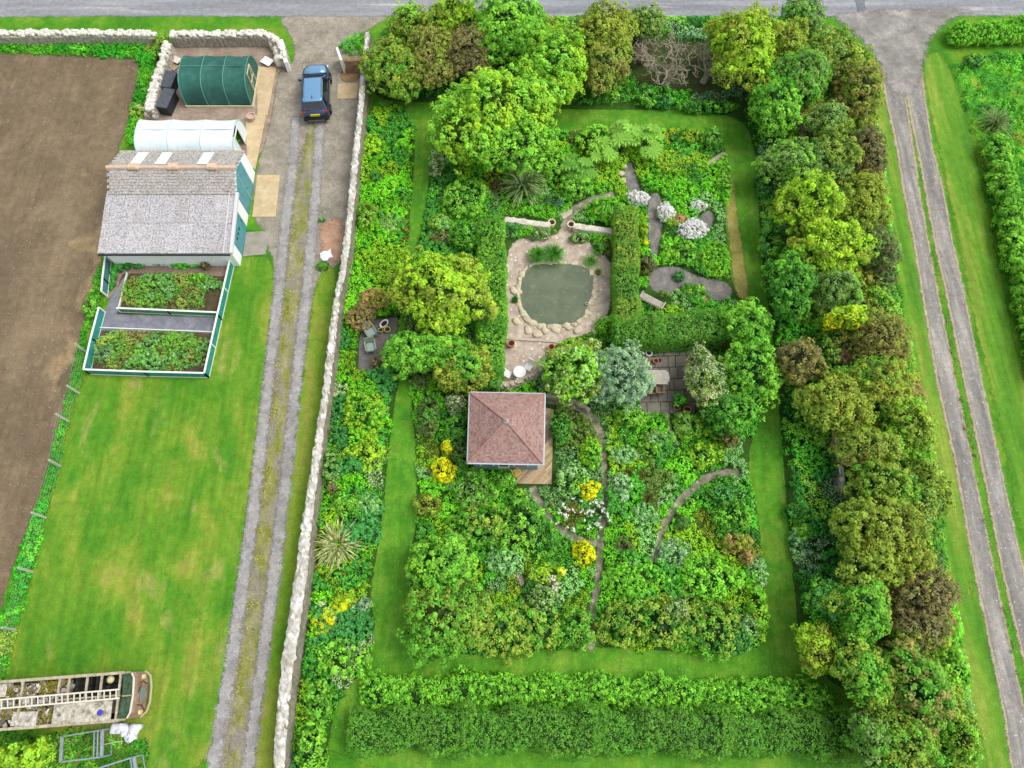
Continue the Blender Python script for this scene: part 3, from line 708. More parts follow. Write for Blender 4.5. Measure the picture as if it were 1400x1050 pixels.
for i in range(NS):
    t = (i+RNG.uniform(-.2, .2))/NS*tot; k = 0
    while t > seg[k % len(seg)]: t -= seg[k % len(seg)]; k += 1
    a = wl[k % len(wl)]; b = wl[(k+1) % len(wl)]; p = a+(b-a)*t/seg[k % len(seg)]; dv = b-a; nn = np.array([dv[1], -dv[0]])/np.linalg.norm(dv[:2])
    side = -1 if sdist(wat, [p[:2]+nn*.3])[0] > 0 else 1
    o = protos[i] if i < 6 else protos[i % 6].copy()
    if i >= 6: C.objects.link(o)
    sx = RNG.uniform(.5, 1.35)
    south = p[1] < P(760, 425)[1]
    if south: sx *= 1.15
    off = side*RNG.uniform(.08, .2)
    o.location = (p[0]+nn[0]*off, p[1]+nn[1]*off, 0); o.scale = (sx, sx*RNG.uniform(.9, 1.3), RNG.uniform(.8, 1.2)); o.rotation_euler = (0, 0, math.atan2(dv[1], dv[0])+RNG.uniform(-.3, .3))
# loose flat rocks on the terrace south of the pond
for i, (x, y) in enumerate([(722, 452), (735, 458), (760, 452), (776, 447), (790, 452), (706, 440), (702, 398), (815, 452), (745, 452)]):
    q = P(x, y); mb = MB(); rock(mb, (0, 0, .05), (.55, .38, .14)); o = mb.build('flat_rock', M['stone'], smooth=True); o.location = (q[0], q[1], .01); o.rotation_euler = (0, 0, RNG.uniform(0, 3))
    tag(o, 'flat pale slab laid on the gravel beyond the pond rim', 'stone', 'flat slabs round the pond')

# ================================================================== WALLS
def lime_mat():
    m = NT('limewashed_stone'); co = m.coord()
    v = m.n('TexVoronoi'); v.inputs['Scale'].default_value = 3.2; m.l(co, v.inputs['Vector'])
    col = m.ramp(m.noise(co, .8, 8, .7), [(.34, (196, 190, 176)), (.46, (232, 230, 220)), (.60, (250, 249, 244))])
    col = m.mix(m.ramp(m.noise(co, 6, 6, .85), [(.52, G(0)), (.62, G(.8))]), col, (138, 130, 112))
    col = m.mix(m.ramp(m.noise(co, 1.4, 5, .75), [(.48, G(0)), (.64, G(.65))]), col, (158, 152, 132))
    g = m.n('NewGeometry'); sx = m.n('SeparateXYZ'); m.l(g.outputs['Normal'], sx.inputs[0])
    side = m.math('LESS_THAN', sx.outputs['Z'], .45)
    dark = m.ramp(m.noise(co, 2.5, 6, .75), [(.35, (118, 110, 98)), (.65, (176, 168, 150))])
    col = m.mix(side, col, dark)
    col = m.mix(m.ramp(v.outputs['Distance'], [(.25, G(0)), (.5, G(.42))]), col, (120, 112, 96))
    m.l(col, m.b.inputs['Base Color']); m.b.inputs['Roughness'].default_value = .95; m.bump(m.noise(co, 6, 5, .7), .7, .06); return m.m
LIME = lime_mat()
def rough_wall(name, label, px, width, h, mat, cat='stone wall', step=.16, wob=.06):
    c = PP(px, h)[:, :2]; pts = [c[0]]; Ls = []
    for a, b in zip(c[:-1], c[1:]):
        n = max(1, int(np.linalg.norm(b-a)/step))
        for k in range(1, n+1): pts.append(a+(b-a)*k/n)
    pts = np.array(pts); n = len(pts); vs = []; fs = []
    prof = [(-.5, -.05), (-.52, .33), (-.50, .68), (-.46, .95), (-.25, 1.02), (0, 1.04), (.25, 1.02), (.46, .95), (.50, .68), (.52, .33), (.5, -.05)]
    for i in range(n):
        t = pts[min(i+1, n-1)]-pts[max(i-1, 0)]; t /= np.linalg.norm(t)+1e-9; nn = np.array([-t[1], t[0]])
        f = i/(n-1); W = np.interp(f, np.linspace(0, 1, len(width)), width) if hasattr(width, '__len__') else width
        for (u, v) in prof:
            j = RNG.normal(size=3)*wob*np.array([.45, .45, .5]); vs.append((pts[i][0]+nn[0]*u*W+j[0], pts[i][1]+nn[1]*u*W+j[1], v*h+(j[2] if v > .5 else 0)))
    k = len(prof)
    for i in range(n-1):
        for j in range(k-1): fs.append((i*k+j, i*k+j+1, (i+1)*k+j+1, (i+1)*k+j))
    fs += [tuple(range(k))[::-1], tuple(range((n-1)*k, n*k))]
    o = link_mesh(name, vs, fs, mat); 
    return tag(o, label, cat)
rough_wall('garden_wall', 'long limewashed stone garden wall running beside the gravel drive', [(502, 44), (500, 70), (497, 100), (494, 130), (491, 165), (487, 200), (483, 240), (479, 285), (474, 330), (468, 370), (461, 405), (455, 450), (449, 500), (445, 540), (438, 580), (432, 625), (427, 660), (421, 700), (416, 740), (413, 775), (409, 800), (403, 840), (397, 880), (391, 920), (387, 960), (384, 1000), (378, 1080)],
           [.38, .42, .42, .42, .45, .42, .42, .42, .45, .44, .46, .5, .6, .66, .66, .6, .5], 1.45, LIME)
def drystone(name, label, px, width, h, step=.21, sand=False):
    c = PP(px, h)[:, :2]; o = thing(name, label, 'stone wall', (c[0][0], c[0][1], 0))
    mb = MB(); cp = MB()
    for a, b in zip(c[:-1], c[1:]):
        L = np.linalg.norm(b-a); t = (b-a)/L; ang = math.atan2(t[1], t[0]); nn = np.array([-t[1], t[0]])
        m0 = (a+b)/2; mb.box((m0[0], m0[1], h*.40), (L+.05, width*.8, h*.8), ang)
        for s_ in (-1, 1):
            for lv in range(4):
                k = 0
                while k < L:
                    d_ = RNG.uniform(.22, .4); p = a+t*(k+d_/2)+nn*s_*width*.40; rock(mb, (p[0], p[1], h*(.12+.2*lv)), (d_*1.05, .2, .26*h), ang, .12); k += d_
        k = 0
        while k < L:
            d_ = step*RNG.uniform(.7, 1.4)
            for s_ in ((-.22, .22) if RNG.uniform() < .6 else (RNG.uniform(-.08, .08),)):
                p = a+t*(k+d_/2)+nn*s_*width*1.0; rock(cp, (p[0], p[1], h*.92+RNG.uniform(-.03, .06)), (d_*1.15, width*RNG.uniform(.5, .9), RNG.uniform(.16, .30)), ang+RNG.uniform(-.3, .3), .16)
            k += d_*.92
    M['dry'] = M.get('dry') or plain('drystone', (138, 130, 114), .9, c2=(186, 180, 166), vs=5, var=.35, bump=.5)
    M['cope'] = M.get('cope') or plain('lichened_coping', (176, 170, 152), .9, c2=(240, 238, 228), vs=5, var=.25, bump=.4)
    mb.build('wall_face', M['dry'], o); cp.build('coping', M['stone2'] if sand else M['cope'], o)
    return o
drystone('drystone_wall', 'drystone wall with white lichened coping along the ploughed field by the road', [(-120, 43), (0, 44), (60, 44), (120, 43), (180, 44), (212, 46)], .5, 1.0)
drystone('drystone_wall', 'drystone wall beside the road ending in a curve at the drive entrance', [(232, 45), (290, 45), (340, 44), (362, 45), (376, 52), (384, 64), (387, 76)], .5, 1.0, .26)
drystone('drystone_wall', 'tumbled drystone wall behind the two black bins', [(227, 56), (226, 68), (220, 84), (214, 104), (208, 124), (202, 150)], .55, 1.0, .24)
for i, (x, y, s_) in enumerate([(374, 58, .5), (380, 70, .55), (382, 80, .6)]):
    q = P(x, y, .5); mb = MB(); rock(mb, (q[0], q[1], .4), (s_*1.3, s_*1.3, .85), .3, .12)
    tag(mb.build('boulder', M['cope'], smooth=True), ['whitish boulder at the inner bend of the roadside wall', 'middle whitish boulder beside the white entrance slab', 'largest whitish boulder, nearest the white board on the yard'][i], 'boulder')
M['white'] = plain('white_paint', (232, 232, 226), .6, var=.06, c2=(244, 244, 240), vs=1)
mb = MB(); a = P(386, 60, .5); b = P(393, 91, .5); mb.bar((a[0], a[1], .45), (b[0], b[1], .45), .28, .9)
tag(mb.build('entrance_slab', M['white'], bevel=.03), 'white painted slab on edge at the left of the drive entrance', 'wall slab')
mb = MB(); a = P(463, 74, .6); b = P(469, 91, .6); mb.bar((a[0], a[1], .6), (b[0], b[1], .6), .16, 1.2)
tag(mb.build('entrance_slab', M['white'], bevel=.02), 'narrow white slab standing at the end of the brown wall stub', 'wall slab')
rough_wall('wall_stub', 'short brown stone wall joining the white slab to the long garden wall', [(470, 80), (498, 79)], .45, 1.1, plain('brown_stone', (128, 104, 80), .95, c2=(160, 134, 108), vs=5, var=.3, bump=.6))
# low retaining wall above the pond
for lab, px in (('left half of the low pale retaining wall above the pond', [(690, 299), (720, 303), (752, 307)]), ('right half of the low pale retaining wall above the pond', [(784, 308), (812, 312), (842, 316)])):
    rough_wall('retaining_wall', lab, px, .42, .55, plain('pale_wall_top', (186, 178, 158), .9, c2=(222, 216, 200), vs=3, var=.15), wob=.03)
drystone('curved_wall', 'low curved drystone wall below the round white table', [(675, 522), (686, 525), (698, 525), (711, 520), (724, 514), (736, 506), (744, 500)], .32, .6, .15, sand=True)
rough_wall('brick_edge', 'low curved stone edging beside the summerhouse path', [(747, 540), (768, 542), (790, 549), (806, 560)], .22, .35, M['stone2'], 'edging', wob=.04)
rough_wall('boundary_wall', 'old grey stone wall glimpsed between the shelter trees in the upper right', [(1096, 150), (1098, 175), (1097, 196)], .4, 1.4, LIME, wob=.05)
rough_wall('boundary_wall', 'old grey stone wall showing under the golden trees of the right belt', [(1144, 590), (1150, 630), (1154, 668)], .3, 1.0, LIME, wob=.05)
# ================================================================== BUILT THINGS
def quad_tiles(mb, a, b, c, d, nu, nv, th=.018, lift=.012, gap=.004, jit=.006):
    """courses of tiles on the sloping quad a-b (eave) d-c (ridge): every course laps the one below"""
    a, b, c, d = [np.array(v, float) for v in (a, b, c, d)]
    nrm = np.cross(b-a, d-a); nrm /= np.linalg.norm(nrm)
    if nrm[2] < 0: nrm = -nrm
    L0 = np.linalg.norm(b-a)
    for j in range(nv):
        v0 = j/nv; v1 = min(1.0, (j+1.12)/nv)
        l0 = a+(d-a)*v0; r0 = b+(c-b)*v0; l1 = a+(d-a)*v1; r1 = b+(c-b)*v1
        L = np.linalg.norm(r0-l0); n = max(1, int(round(nu*L/L0))); sh = .5 if j % 2 else 0.0
        for i in range(-1 if sh else 0, n):
            u0 = max(0, (i+sh)/n); u1 = min(1, (i+1+sh)/n)
            if u1-u0 < .02: continue
            g = gap/max(L, .1); e = lift+abs(RNG.normal())*jit
            p = [l0+(r0-l0)*(u0+g)+nrm*e, l0+(r0-l0)*(u1-g)+nrm*e, l1+(r1-l1)*(u1-g), l1+(r1-l1)*(u0+g)]
            mb.add([q-nrm*th for q in p]+[q+nrm*th*.3 for q in p], [(3, 2, 1, 0), (4, 5, 6, 7), (0, 1, 5, 4), (1, 2, 6, 5), (2, 3, 7, 6), (3, 0, 4, 7)])
def island_mat(name, stops, rough=.85, speck=None, fine=(.85, 1.15), fs=14, ns=None):
    """per-piece colour (each tile or board a little different) times a fine grain"""
    m = NT(name); g = m.n('NewGeometry'); co = m.coord()
    col = m.ramp(g.outputs['Random Per Island'], stops)
    fn = m.noise(co, fs, 5, .75); col = m.mix(1.0, col, m.ramp(fn, [(.3, G(fine[0])), (.7, G(fine[1]))]), 'MULTIPLY')
    if speck: col = m.mix(m.ramp(m.noise(co, speck[1], 5, .8), [(speck[2], G(0)), (speck[2]+.08, G(speck[3]))]), col, speck[0])
    m.l(col, m.b.inputs['Base Color']); m.b.inputs['Roughness'].default_value = rough; m.b.inputs['Specular IOR Level'].default_value = .25
    m.bump(fn, .4, .02); return m.m
# ---------------------------------------------------------------- summerhouse
RT = island_mat('pink_roof_tile', [(0, (136, 104, 96)), (.35, (156, 122, 114)), (.7, (168, 138, 128)), (1, (146, 126, 120))], speck=((196, 172, 160), 4, .6, .5), fine=(.8, 1.2))
EZ = 2.3
cn = [P(643, 537, EZ), P(744, 539, EZ), P(742, 634, EZ), P(640, 632, EZ)]; ctr = sum(cn)/4
sh = thing('summerhouse', 'blue timber summerhouse with a pyramid roof of pinkish red tiles', 'summerhouse', (ctr[0], ctr[1], 0))
ap = np.array([ctr[0], ctr[1], EZ+1.15]); rf = MB()
core = MB(); core.add([c+np.array([0, 0, -.05]) for c in cn]+[ap-np.array([0, 0, .05])], [(0, 3, 4), (3, 2, 4), (2, 1, 4), (1, 0, 4), (0, 1, 2, 3)])
for i in range(4):
    a, b = cn[(i+1) % 4], cn[i]; e = .985
    quad_tiles(rf, a, b, b+(ap-b)*e, a+(ap-a)*e, 28, 24)
for v, f in ((core.v, core.f),): rf.add(v, f)
roof = rf.build('roof', RT, sh)
HT = plain('hip_tile', (156, 116, 106), .85, c2=(168, 132, 122), vs=5, var=.12)
hp = MB()
for i in range(4):
    for k in range(14):
        p0 = cn[i]+(ap-cn[i])*(k/14); p1 = cn[i]+(ap-cn[i])*((k+1.15)/14); hp.tube([p0+np.array([0, 0, .035]), p1+np.array([0, 0, .02])], [.06, .05], 8)
hp.build('hip_tiles', HT, roof)
fi = MB(); fi.lathe(ap+np.array([0, 0, -.02]), [(.17, 0), (.15, .05), (.08, .08), (.05, .14), (.06, .18), (.02, .22)], 8); fi.build('finial', plain('lead', (160, 148, 148), .7), roof)
BLUE = plain('blue_boards', (104, 142, 160), .7, c2=(124, 160, 176), vs=3, var=.08)
cr = [ctr+(c-ctr)*.88 for c in cn]; wl_ = MB()
for i in range(4):
    a, b = cr[i], cr[(i+1) % 4]; d = (b-a)/np.linalg.norm(b-a); nn = np.array([d[1], -d[0], 0]); nn = nn if nn@(a-ctr) > 0 else -nn
    for k in range(17):
        z = k*.13; wl_.bar([a[0]+nn[0]*(.0+.004*(k % 2)), a[1]+nn[1]*(.004*(k % 2)), z+.065], [b[0]+nn[0]*(.004*(k % 2)), b[1]+nn[1]*(.004*(k % 2)), z+.065], .04, .125)
wl_.prism([tuple(c[:2]*.98+ctr[:2]*.02) for c in cr], 0, 2.2)
wl_.build('wall', BLUE, sh)
GLS = plain('window_glass', (60, 76, 84), .12, spec=.8, var=.05)
def wall_item(a, b, u0, u1, z0, z1, out, name, mat, parent, depth=.05, frame=None):
    d = b-a; n = np.array([d[1], -d[0], 0]); n /= np.linalg.norm(n); n = n if n@(a-ctr) > 0 else -n
    p = a+d*(u0+u1)/2+n*out; mb = MB(); mb.box((p[0], p[1], (z0+z1)/2), (np.linalg.norm(d)*(u1-u0), depth, z1-z0), math.atan2(d[1], d[0]))
    return mb.build(name, mat, parent, bevel=.005)
for (u0, u1) in ((.10, .32), (.62, .86)):
    wf = wall_item(cr[3], cr[2], u0, u1, 1.0, 1.95, .04, 'window', M['white'], sh); wall_item(cr[3], cr[2], u0+.02, u1-.02, 1.06, 1.89, .055, 'pane', GLS, wf)
dr = wall_item(cr[3], cr[2], .38, .56, .05, 1.98, .04, 'door', M['white'], sh); wall_item(cr[3], cr[2], .40, .54, .95, 1.9, .055, 'pane', GLS, dr)
wf = wall_item(cr[1], cr[2], .3, .7, 1.0, 1.95, .04, 'window', M['white'], sh); wall_item(cr[1], cr[2], .32, .68, 1.06, 1.89, .055, 'pane', GLS, wf)
gt = MB()
for i in range(4):
    a, b = cn[i], cn[(i+1) % 4]; e = 1.02; A_ = ctr+(a-ctr)*e; B_ = ctr+(b-ctr)*e; gt.tube([[A_[0], A_[1], EZ-.05], [B_[0], B_[1], EZ-.05]], .05, 6)
gt.build('gutter', plain('pale_gutter', (196, 198, 206), .5), sh)
# ---------------------------------------------------------------- deck
DK = PP([(742, 556), (757, 560), (754, 662), (700, 661), (700, 632), (742, 632)], .15)
dk = thing('timber_deck', 'weathered timber deck wrapping two sides of the summerhouse', 'deck', (DK[:, 0].mean(), DK[:, 1].mean(), 0))
def clip_poly(poly, n, d):
    out = []
    for i in range(len(poly)):
        a, b = poly[i], poly[(i+1) % len(poly)]; fa, fb = a@n-d, b@n-d
        if fa <= 0: out.append(a)
        if (fa < 0) != (fb < 0) and fa != fb: out.append(a+(b-a)*fa/(fa-fb))
    return out
bd = MB()
for rect in (DK[[0, 1, 2, 5]][:, :2], np.array([DK[3][:2], DK[4][:2], DK[5][:2], DK[2][:2]*.0+DK[2][:2]])):
    n = np.array([math.cos(R(-42)), math.sin(R(-42))]); vals = rect@n; k = vals.min()
    if rect is not None:
        while k < vals.max():
            pl = clip_poly(list(rect), n, k+.115)
            pl = clip_poly(pl, -n, -(k+.008)) if len(pl) > 2 else pl
            if len(pl) > 2: bd.prism([tuple(p) for p in pl], .09, .15)
            k += .12
bd.build('boards', island_mat('deck_board', [(0, (156, 132, 100)), (.5, (182, 158, 124)), (1, (200, 176, 142))], fs=8), dk)
jb = MB(); jb.prism([tuple(q[:2]) for q in DK[[0, 1, 2, 3, 4, 5]]], -.02, .085); jb.build('frame', BARK, dk)

# ---------------------------------------------------------------- stone shed
SE = P(327, 363.6); NE = P(351, 232); xE = (SE[0]+NE[0])/2
def zat(p, x):      # height on the vertical plane x = const seen at pixel p
    zz = np.linspace(0, 6, 1201); return zz[int(np.argmin([abs(P(*p, z)[0]-x) for z in zz]))]
Nz = 2.05; Rz_ = 2.85; Bz = 2.2; Sz = 1.72
yN = P(336, 207.6, Nz)[1]; yR = P(323, 229, Rz_)[1]; yB = P(323, 264.5, Bz)[1]; yS = P(313, 344.7, Sz)[1]
xW = P(148, 261, Bz)[0]; xW2 = P(138.4, 341, Sz)[0]; xW = (xW+xW2)/2
she = thing('stone_shed', 'long low white walled shed with a speckled grey slab roof and teal gable doors', 'shed', ((xE+xW)/2, (yN+yS)/2, 0))
WHT = plain('white_harling', (236, 238, 238), .9, c2=(246, 248, 248), vs=2, var=.05, bump=.3)
sec = [(yN, 0), (yN, Nz-.10), (yR, Rz_-.10), (yB, Bz-.10), (yS+.05, Sz-.10), (yS+.05, 0)]
mb = MB(); n = len(sec)
mb.add([(xW+.15, y, z) for y, z in sec]+[(xE, y, z) for y, z in sec], [tuple(range(n)), tuple(range(n, 2*n))[::-1]]+[(i, n+i, n+(i+1) % n, (i+1) % n) for i in range(n)])
mb.build('wall', WHT, she)
def slab_mat(name, a, b, s_=11, th=.5):
    m = NT(name); co = m.coord(); g = m.n('NewGeometry')
    col = m.ramp(m.noise(co, s_, 6, .85), [(.40, (60, 56, 54)), (.48, a), (.56, b)])
    col = m.mix(.22, col, m.ramp(g.outputs['Random Per Island'], [(0, a), (1, b)]))
    col = m.mix(m.ramp(m.noise(co, 1.2, 5, .7), [(.5, G(0)), (.7, G(.35))]), col, (150, 134, 112))
    m.l(col, m.b.inputs['Base Color']); m.b.inputs['Roughness'].default_value = .95; m.bump(m.noise(co, s_, 6, .8), .5, .03); return m.m
SL1 = slab_mat('lichened_slab_grey', (160, 156, 158), (208, 206, 208)); SL2 = slab_mat('lichened_slab_brown', (152, 147, 142), (198, 192, 185))
o_ = .12
mb = MB(); quad_tiles(mb, (xW-o_, yS-.08, Sz-.02), (xE+.02, yS-.08, Sz-.02), (xE+.02, yB, Bz), (xW-o_, yB, Bz), 10, 2, .03, .03, .006, .004)
mb.box(((xW+xE)/2, (yB+yS)/2, (Bz+Sz)/2-.06), (.1, .1, .02)); mb.build('roof', SL1, she)
mb = MB(); quad_tiles(mb, (xW-.05, yB-.08, Bz+.03), (xE+.04, yB-.08, Bz+.03), (xE+.04, yR, Rz_), (xW-.05, yR, Rz_), 26, 9, .022, .02, .004, .008)
rup = mb.build('roof', SL2, she)
mb = MB(); quad_tiles(mb, (xE+.04, yN+.12, Nz-.05), (xW-.05, yN+.12, Nz-.05), (xW-.05, yR, Rz_), (xE+.04, yR, Rz_), 26, 10, .022, .02, .004, .008)
rno = mb.build('roof', SL2, she)
RIDGE = plain('terracotta_ridge', (198, 168, 140), .85, c2=(216, 190, 166), vs=4, var=.12)
mb = MB(); k = xW-.06
while k < xE: mb.tube([(k, yR, Rz_+.02), (min(k+.43, xE+.05), yR, Rz_+.02)], [.12, .11], 8); k += .42
rg = mb.build('ridge', RIDGE, she)
for px in (181, 235, 288.5):
    x = P(px, 227, Rz_+.2)[0]; mb = MB(); mb.box((x, yR, Rz_+.09), (.62, .42, .2)); mb.box((x, yR, Rz_+.21), (.5, .3, .05)); mb.build('ridge_vent', RIDGE, rg, bevel=.02)
SKY_ = plain('skylight_sheet', (226, 236, 236), .4, var=.04)
for px in (192, 225.5, 282.5):
    x = P(px, 215, 2.4)[0]; q = lambda f: (yR+(yN+.12-yR)*f, Rz_+(Nz-.05-Rz_)*f+.075)
    y0, z0 = q(.14); y1, z1 = q(.84); mb = MB(); mb.bar((x, y0, z0), (x, y1, z1), .66, .03); mb.build('skylight', SKY_, rno)
# verge boards, eave
mb = MB(); mb.bar((xE+.10, yB, Bz+.06), (xE+.10, yS-.1, Sz+.04), .20, .14); mb.bar((xE-.38, yB, Bz+.055), (xE-.38, yS-.1, Sz+.035), .05, .06)
mb.build('verge_board', plain('grey_verge', (204, 204, 206), .7, var=.06), she)
mb = MB(); mb.tube([(xW-.1, yS-.15, Sz-.08), (xE, yS-.15, Sz-.08)], .06, 6); mb.build('gutter', plain('black_gutter', (46, 46, 48), .5), she)
TEAL = plain('teal_paint', (70, 138, 146), .55, c2=(92, 158, 164), vs=2, var=.08)
def gable_z(y):
    ys = [yS, yB, yR, yN]; zs = [Sz, Bz, Rz_, Nz]; return float(np.interp(y, ys, zs))-.10
def gable_panel(y0, y1, name, x=.012, top=None, mat=TEAL):
    ys = sorted({y0, y1} | ({yR} if y0 < yR < y1 else set()) | ({yB} if y0 < yB < y1 else set()))
    tp = [(y, min(gable_z(y)-.02, top or 9)) for y in ys]; pr = [(y0, .04)]+tp+[(y1, .04)]
    nn_ = len(pr); mb = MB(); mb.add([(xE+.003, y, z) for y, z in pr]+[(xE+x+.03, y, z) for y, z in pr], [tuple(range(nn_)), tuple(range(nn_, 2*nn_))[::-1]]+[(i, nn_+i, nn_+(i+1) % nn_, (i+1) % nn_) for i in range(nn_)])
    return mb.build(name, mat, she)
yd = [P(349, 253)[1], P(341, 294)[1], P(337, 310.5)[1], P(331.5, 349.5)[1]]
yR2 = yR
d1 = gable_panel(yd[1], yd[0], 'door'); d2 = gable_panel(yd[3], yd[2], 'door')
mb = MB()
for y in (yd[1]+(yd[0]-yd[1])*.5,): mb.box((xE+.06, y, gable_z(y)/2), (.03, .06, gable_z(y)-.1))
mb.build('door_post', plain('pale_teal', (150, 196, 200), .6), d1)
IRON = plain('black_iron', (40, 44, 46), .5)
for k in range(3): mb = MB(); mb.box((xE+.062, yd[3]+.5+k*.35, 1.15), (.03, .16, .1)); mb.build('hinge', IRON, d2)
for d_, ys_ in ((d1, (yd[0]+yd[1])/2+.12), (d2, yd[2]-.25)):
    mb = MB(); mb.tube([(xE+.06, ys_, 1.0), (xE+.12, ys_, 1.0), (xE+.12, ys_, 1.15), (xE+.06, ys_, 1.15)], .015, 6); mb.build('handle', plain('iron_handle', (60, 60, 62), .5), d_)

# ---------------------------------------------------------------- polytunnels
def tunnel(name, label, x0, x1, y0, y1, h, mat, hoopmat, hoops, doorx, base_mat=None, vert=.35):
    o = thing(name, label, 'polytunnel', ((x0+x1)/2, (y0+y1)/2, 0)); W_ = (y1-y0)/2; yc = (y0+y1)/2; N_ = 20
    def arc(f, r=1.0): a = math.pi*f; return (yc-W_*r*np.sign(math.cos(a))*abs(math.cos(a))**.62, h*r*(max(0, math.sin(a))**.80))
    nx = 36; vs = []; fs = []
    for i in range(nx+1):
        x = x0+(x1-x0)*i/nx; sag = .035*abs(math.sin(math.pi*i/nx*hoops))
        for j in range(N_+1):
            y, z = arc(j/N_, 1-sag); vs.append((x, y, z+.02))
    for i in range(nx):
        for j in range(N_): fs.append((i*(N_+1)+j, (i+1)*(N_+1)+j, (i+1)*(N_+1)+j+1, i*(N_+1)+j+1))
    link_mesh('cover', vs, fs, mat, o, smooth=True)
    mb = MB()
    for k in range(hoops+1):
        x = x0+(x1-x0)*k/hoops; mb.tube([(x, *arc(j/N_, 1.004)) for j in range(N_+1)], .03, 6)
    mb.tube([(x0, yc, h*1.0), (x1, yc, h*1.0)], .022, 6)
    mb.build('hoops', hoopmat, o, smooth=True)
    # gable ends: the west one closed, the east one with a doorway
    for x, is_e in ((x0, False), (x1, True)):
        dw = .45; ev = []; ef = []
        A_ = [arc(j/N_, .985) for j in range(N_+1)]
        if not is_e or doorx == 'closed':
            ev = [(x, y, z) for y, z in A_]; ef = [tuple(range(N_+1))]
            link_mesh('end_panel', ev, ef, mat, o)
        else:
            for sgn in (-1, 1):
                pts = [(y, z) for y, z in A_ if (y-yc)*sgn >= dw]
                pts.sort(key=lambda p: p[0]*sgn); pts = [(yc+sgn*dw, 0), (yc+sgn*dw, h*.97)]+pts+([(pts[-1][0], 0)])
                link_mesh('end_panel', [(x, y, z) for y, z in pts], [tuple(range(len(pts)))], mat, o)
        if is_e:
            mb = MB(); fr = base_mat or M['white']; dz = min(1.75, h*.86)
            for s_ in (-1, 1): mb.bar((x+.03, yc+s_*dw, 0), (x+.03, yc+s_*dw, dz), .06)
            mb.bar((x+.03, yc-dw, dz), (x+.03, yc+dw, dz), .06)
            if doorx == 'closed':
                mb.bar((x+.03, yc-dw, dz*.5), (x+.03, yc+dw, dz*.5), .05); mb.bar((x+.03, yc-dw, .05), (x+.03, yc+dw, dz), .04)
            mb.build('door_frame', fr, o)
    if base_mat:
        mb = MB(); e = .06
        for a, b in (((x0, y0-e), (x1+e, y0-e)), ((x1+e, y0-e), (x1+e, y1+e)), ((x1+e, y1+e), (x0, y1+e)), ((x0-e, y1+e), (x0-e, y0-e))):
            mb.bar((*a, .1), (*b, .1), .07, .2)
        mb.build('base_board', base_mat, o)
    return o
def net_mat():
    m = NT('green_shade_netting'); co = m.coord()
    col = m.ramp(m.noise(co, 1.1, 6, .7), [(.3, (26, 82, 72)), (.5, (38, 98, 86)), (.7, (58, 120, 108))])
    m.l(col, m.b.inputs['Base Color']); m.b.inputs['Roughness'].default_value = .7
    m.b.inputs['Alpha'].default_value = .90; return m.m
def film_mat():
    m = NT('milky_polythene'); co = m.coord((1, 1, .4))
    col = m.ramp(m.noise(co, 1.3, 5, .6, .6), [(.3, (222, 236, 238)), (.6, (238, 247, 248)), (.75, (248, 252, 252))])
    m.l(col, m.b.inputs['Base Color']); m.b.inputs['Roughness'].default_value = .45; m.bump(m.noise(co, 2.5, 4, .6, 1.0), .5, .05)
    tr = m.n('BsdfTranslucent'); tr.inputs['Color'].default_value = l4((200, 222, 226)); mx = m.n('MixShader'); mx.inputs[0].default_value = .12
    m.l(m.b.outputs[0], mx.inputs[1]); m.l(tr.outputs[0], mx.inputs[2]); m.l(mx.outputs[0], m.out.inputs[0]); return m.m
TIM = plain('pale_timber', (196, 186, 150), .8, c2=(214, 204, 172), vs=4, var=.1)
a = P(252, 146); b = P(347, 147); c = P(353, 92)
tunnel('green_polytunnel', 'round topped polytunnel covered in dark green shade netting on a timber base', a[0]+.25, (b[0]+c[0])/2, (a[1]+b[1])/2, c[1]-.15, 1.95, net_mat(), plain('hoop_steel', (86, 146, 134), .5), 3, 'closed', TIM)
a = P(203, 215); b = P(333, 212); y1_ = P(336, 170)[1]
tunnel('white_polytunnel', 'milky white polythene tunnel between the green tunnel and the shed', a[0], b[0], yN+.35, yN+3.3, 1.95, film_mat(), plain('hoop_grey', (176, 200, 204), .5), 3, 'open')
for k, (x, y) in enumerate([(326, 176), (322, 188), (318, 182)]):
    shrub('tomato_plant', ['leafy green plant just inside the open end of the white polytunnel', 'lower green plant at the doorway of the white polytunnel', 'green plant deeper inside the white polytunnel'][k], 'plant', x, y, 5, 5, .9, 'bright')

# ---------------------------------------------------------------- yard clutter
BLK = plain('dark_grey_plastic', (70, 74, 80), .6, c2=(92, 96, 104), vs=6, var=.1)
def bin_(label, px, py, rz, sx, sy, h):
    q = P(px, py, h*.8); o = thing('storage_box', label, 'storage box', (q[0], q[1], 0), R(rz)); mb = MB(); mb.box((0, 0, (h-.08)/2), (sx*.94, sy*.94, h-.08))
    for k in range(4): mb.box((sx*.475, -sy*.35+k*sy*.23, h*.4), (.02, .05, h*.7))
    mb.build('body', plain('black_plastic', (44, 46, 52), .6), o, local=True, bevel=.02)
    mb = MB(); mb.box((0, 0, h-.04), (sx, sy, .08))
    for k in range(3): mb.box((-sx*.3+k*sx*.3, 0, h+.012), (.05, sy*.94, .02))
    mb.build('lid', BLK, o, local=True, bevel=.015); return o
bin_('grey lidded black storage box farther from the white tunnel', 231, 110, -9, .80, 1.42, .75)
bin_('darker grey lidded black storage box nearer the white tunnel', 227, 136, -11, .80, 1.62, .85)
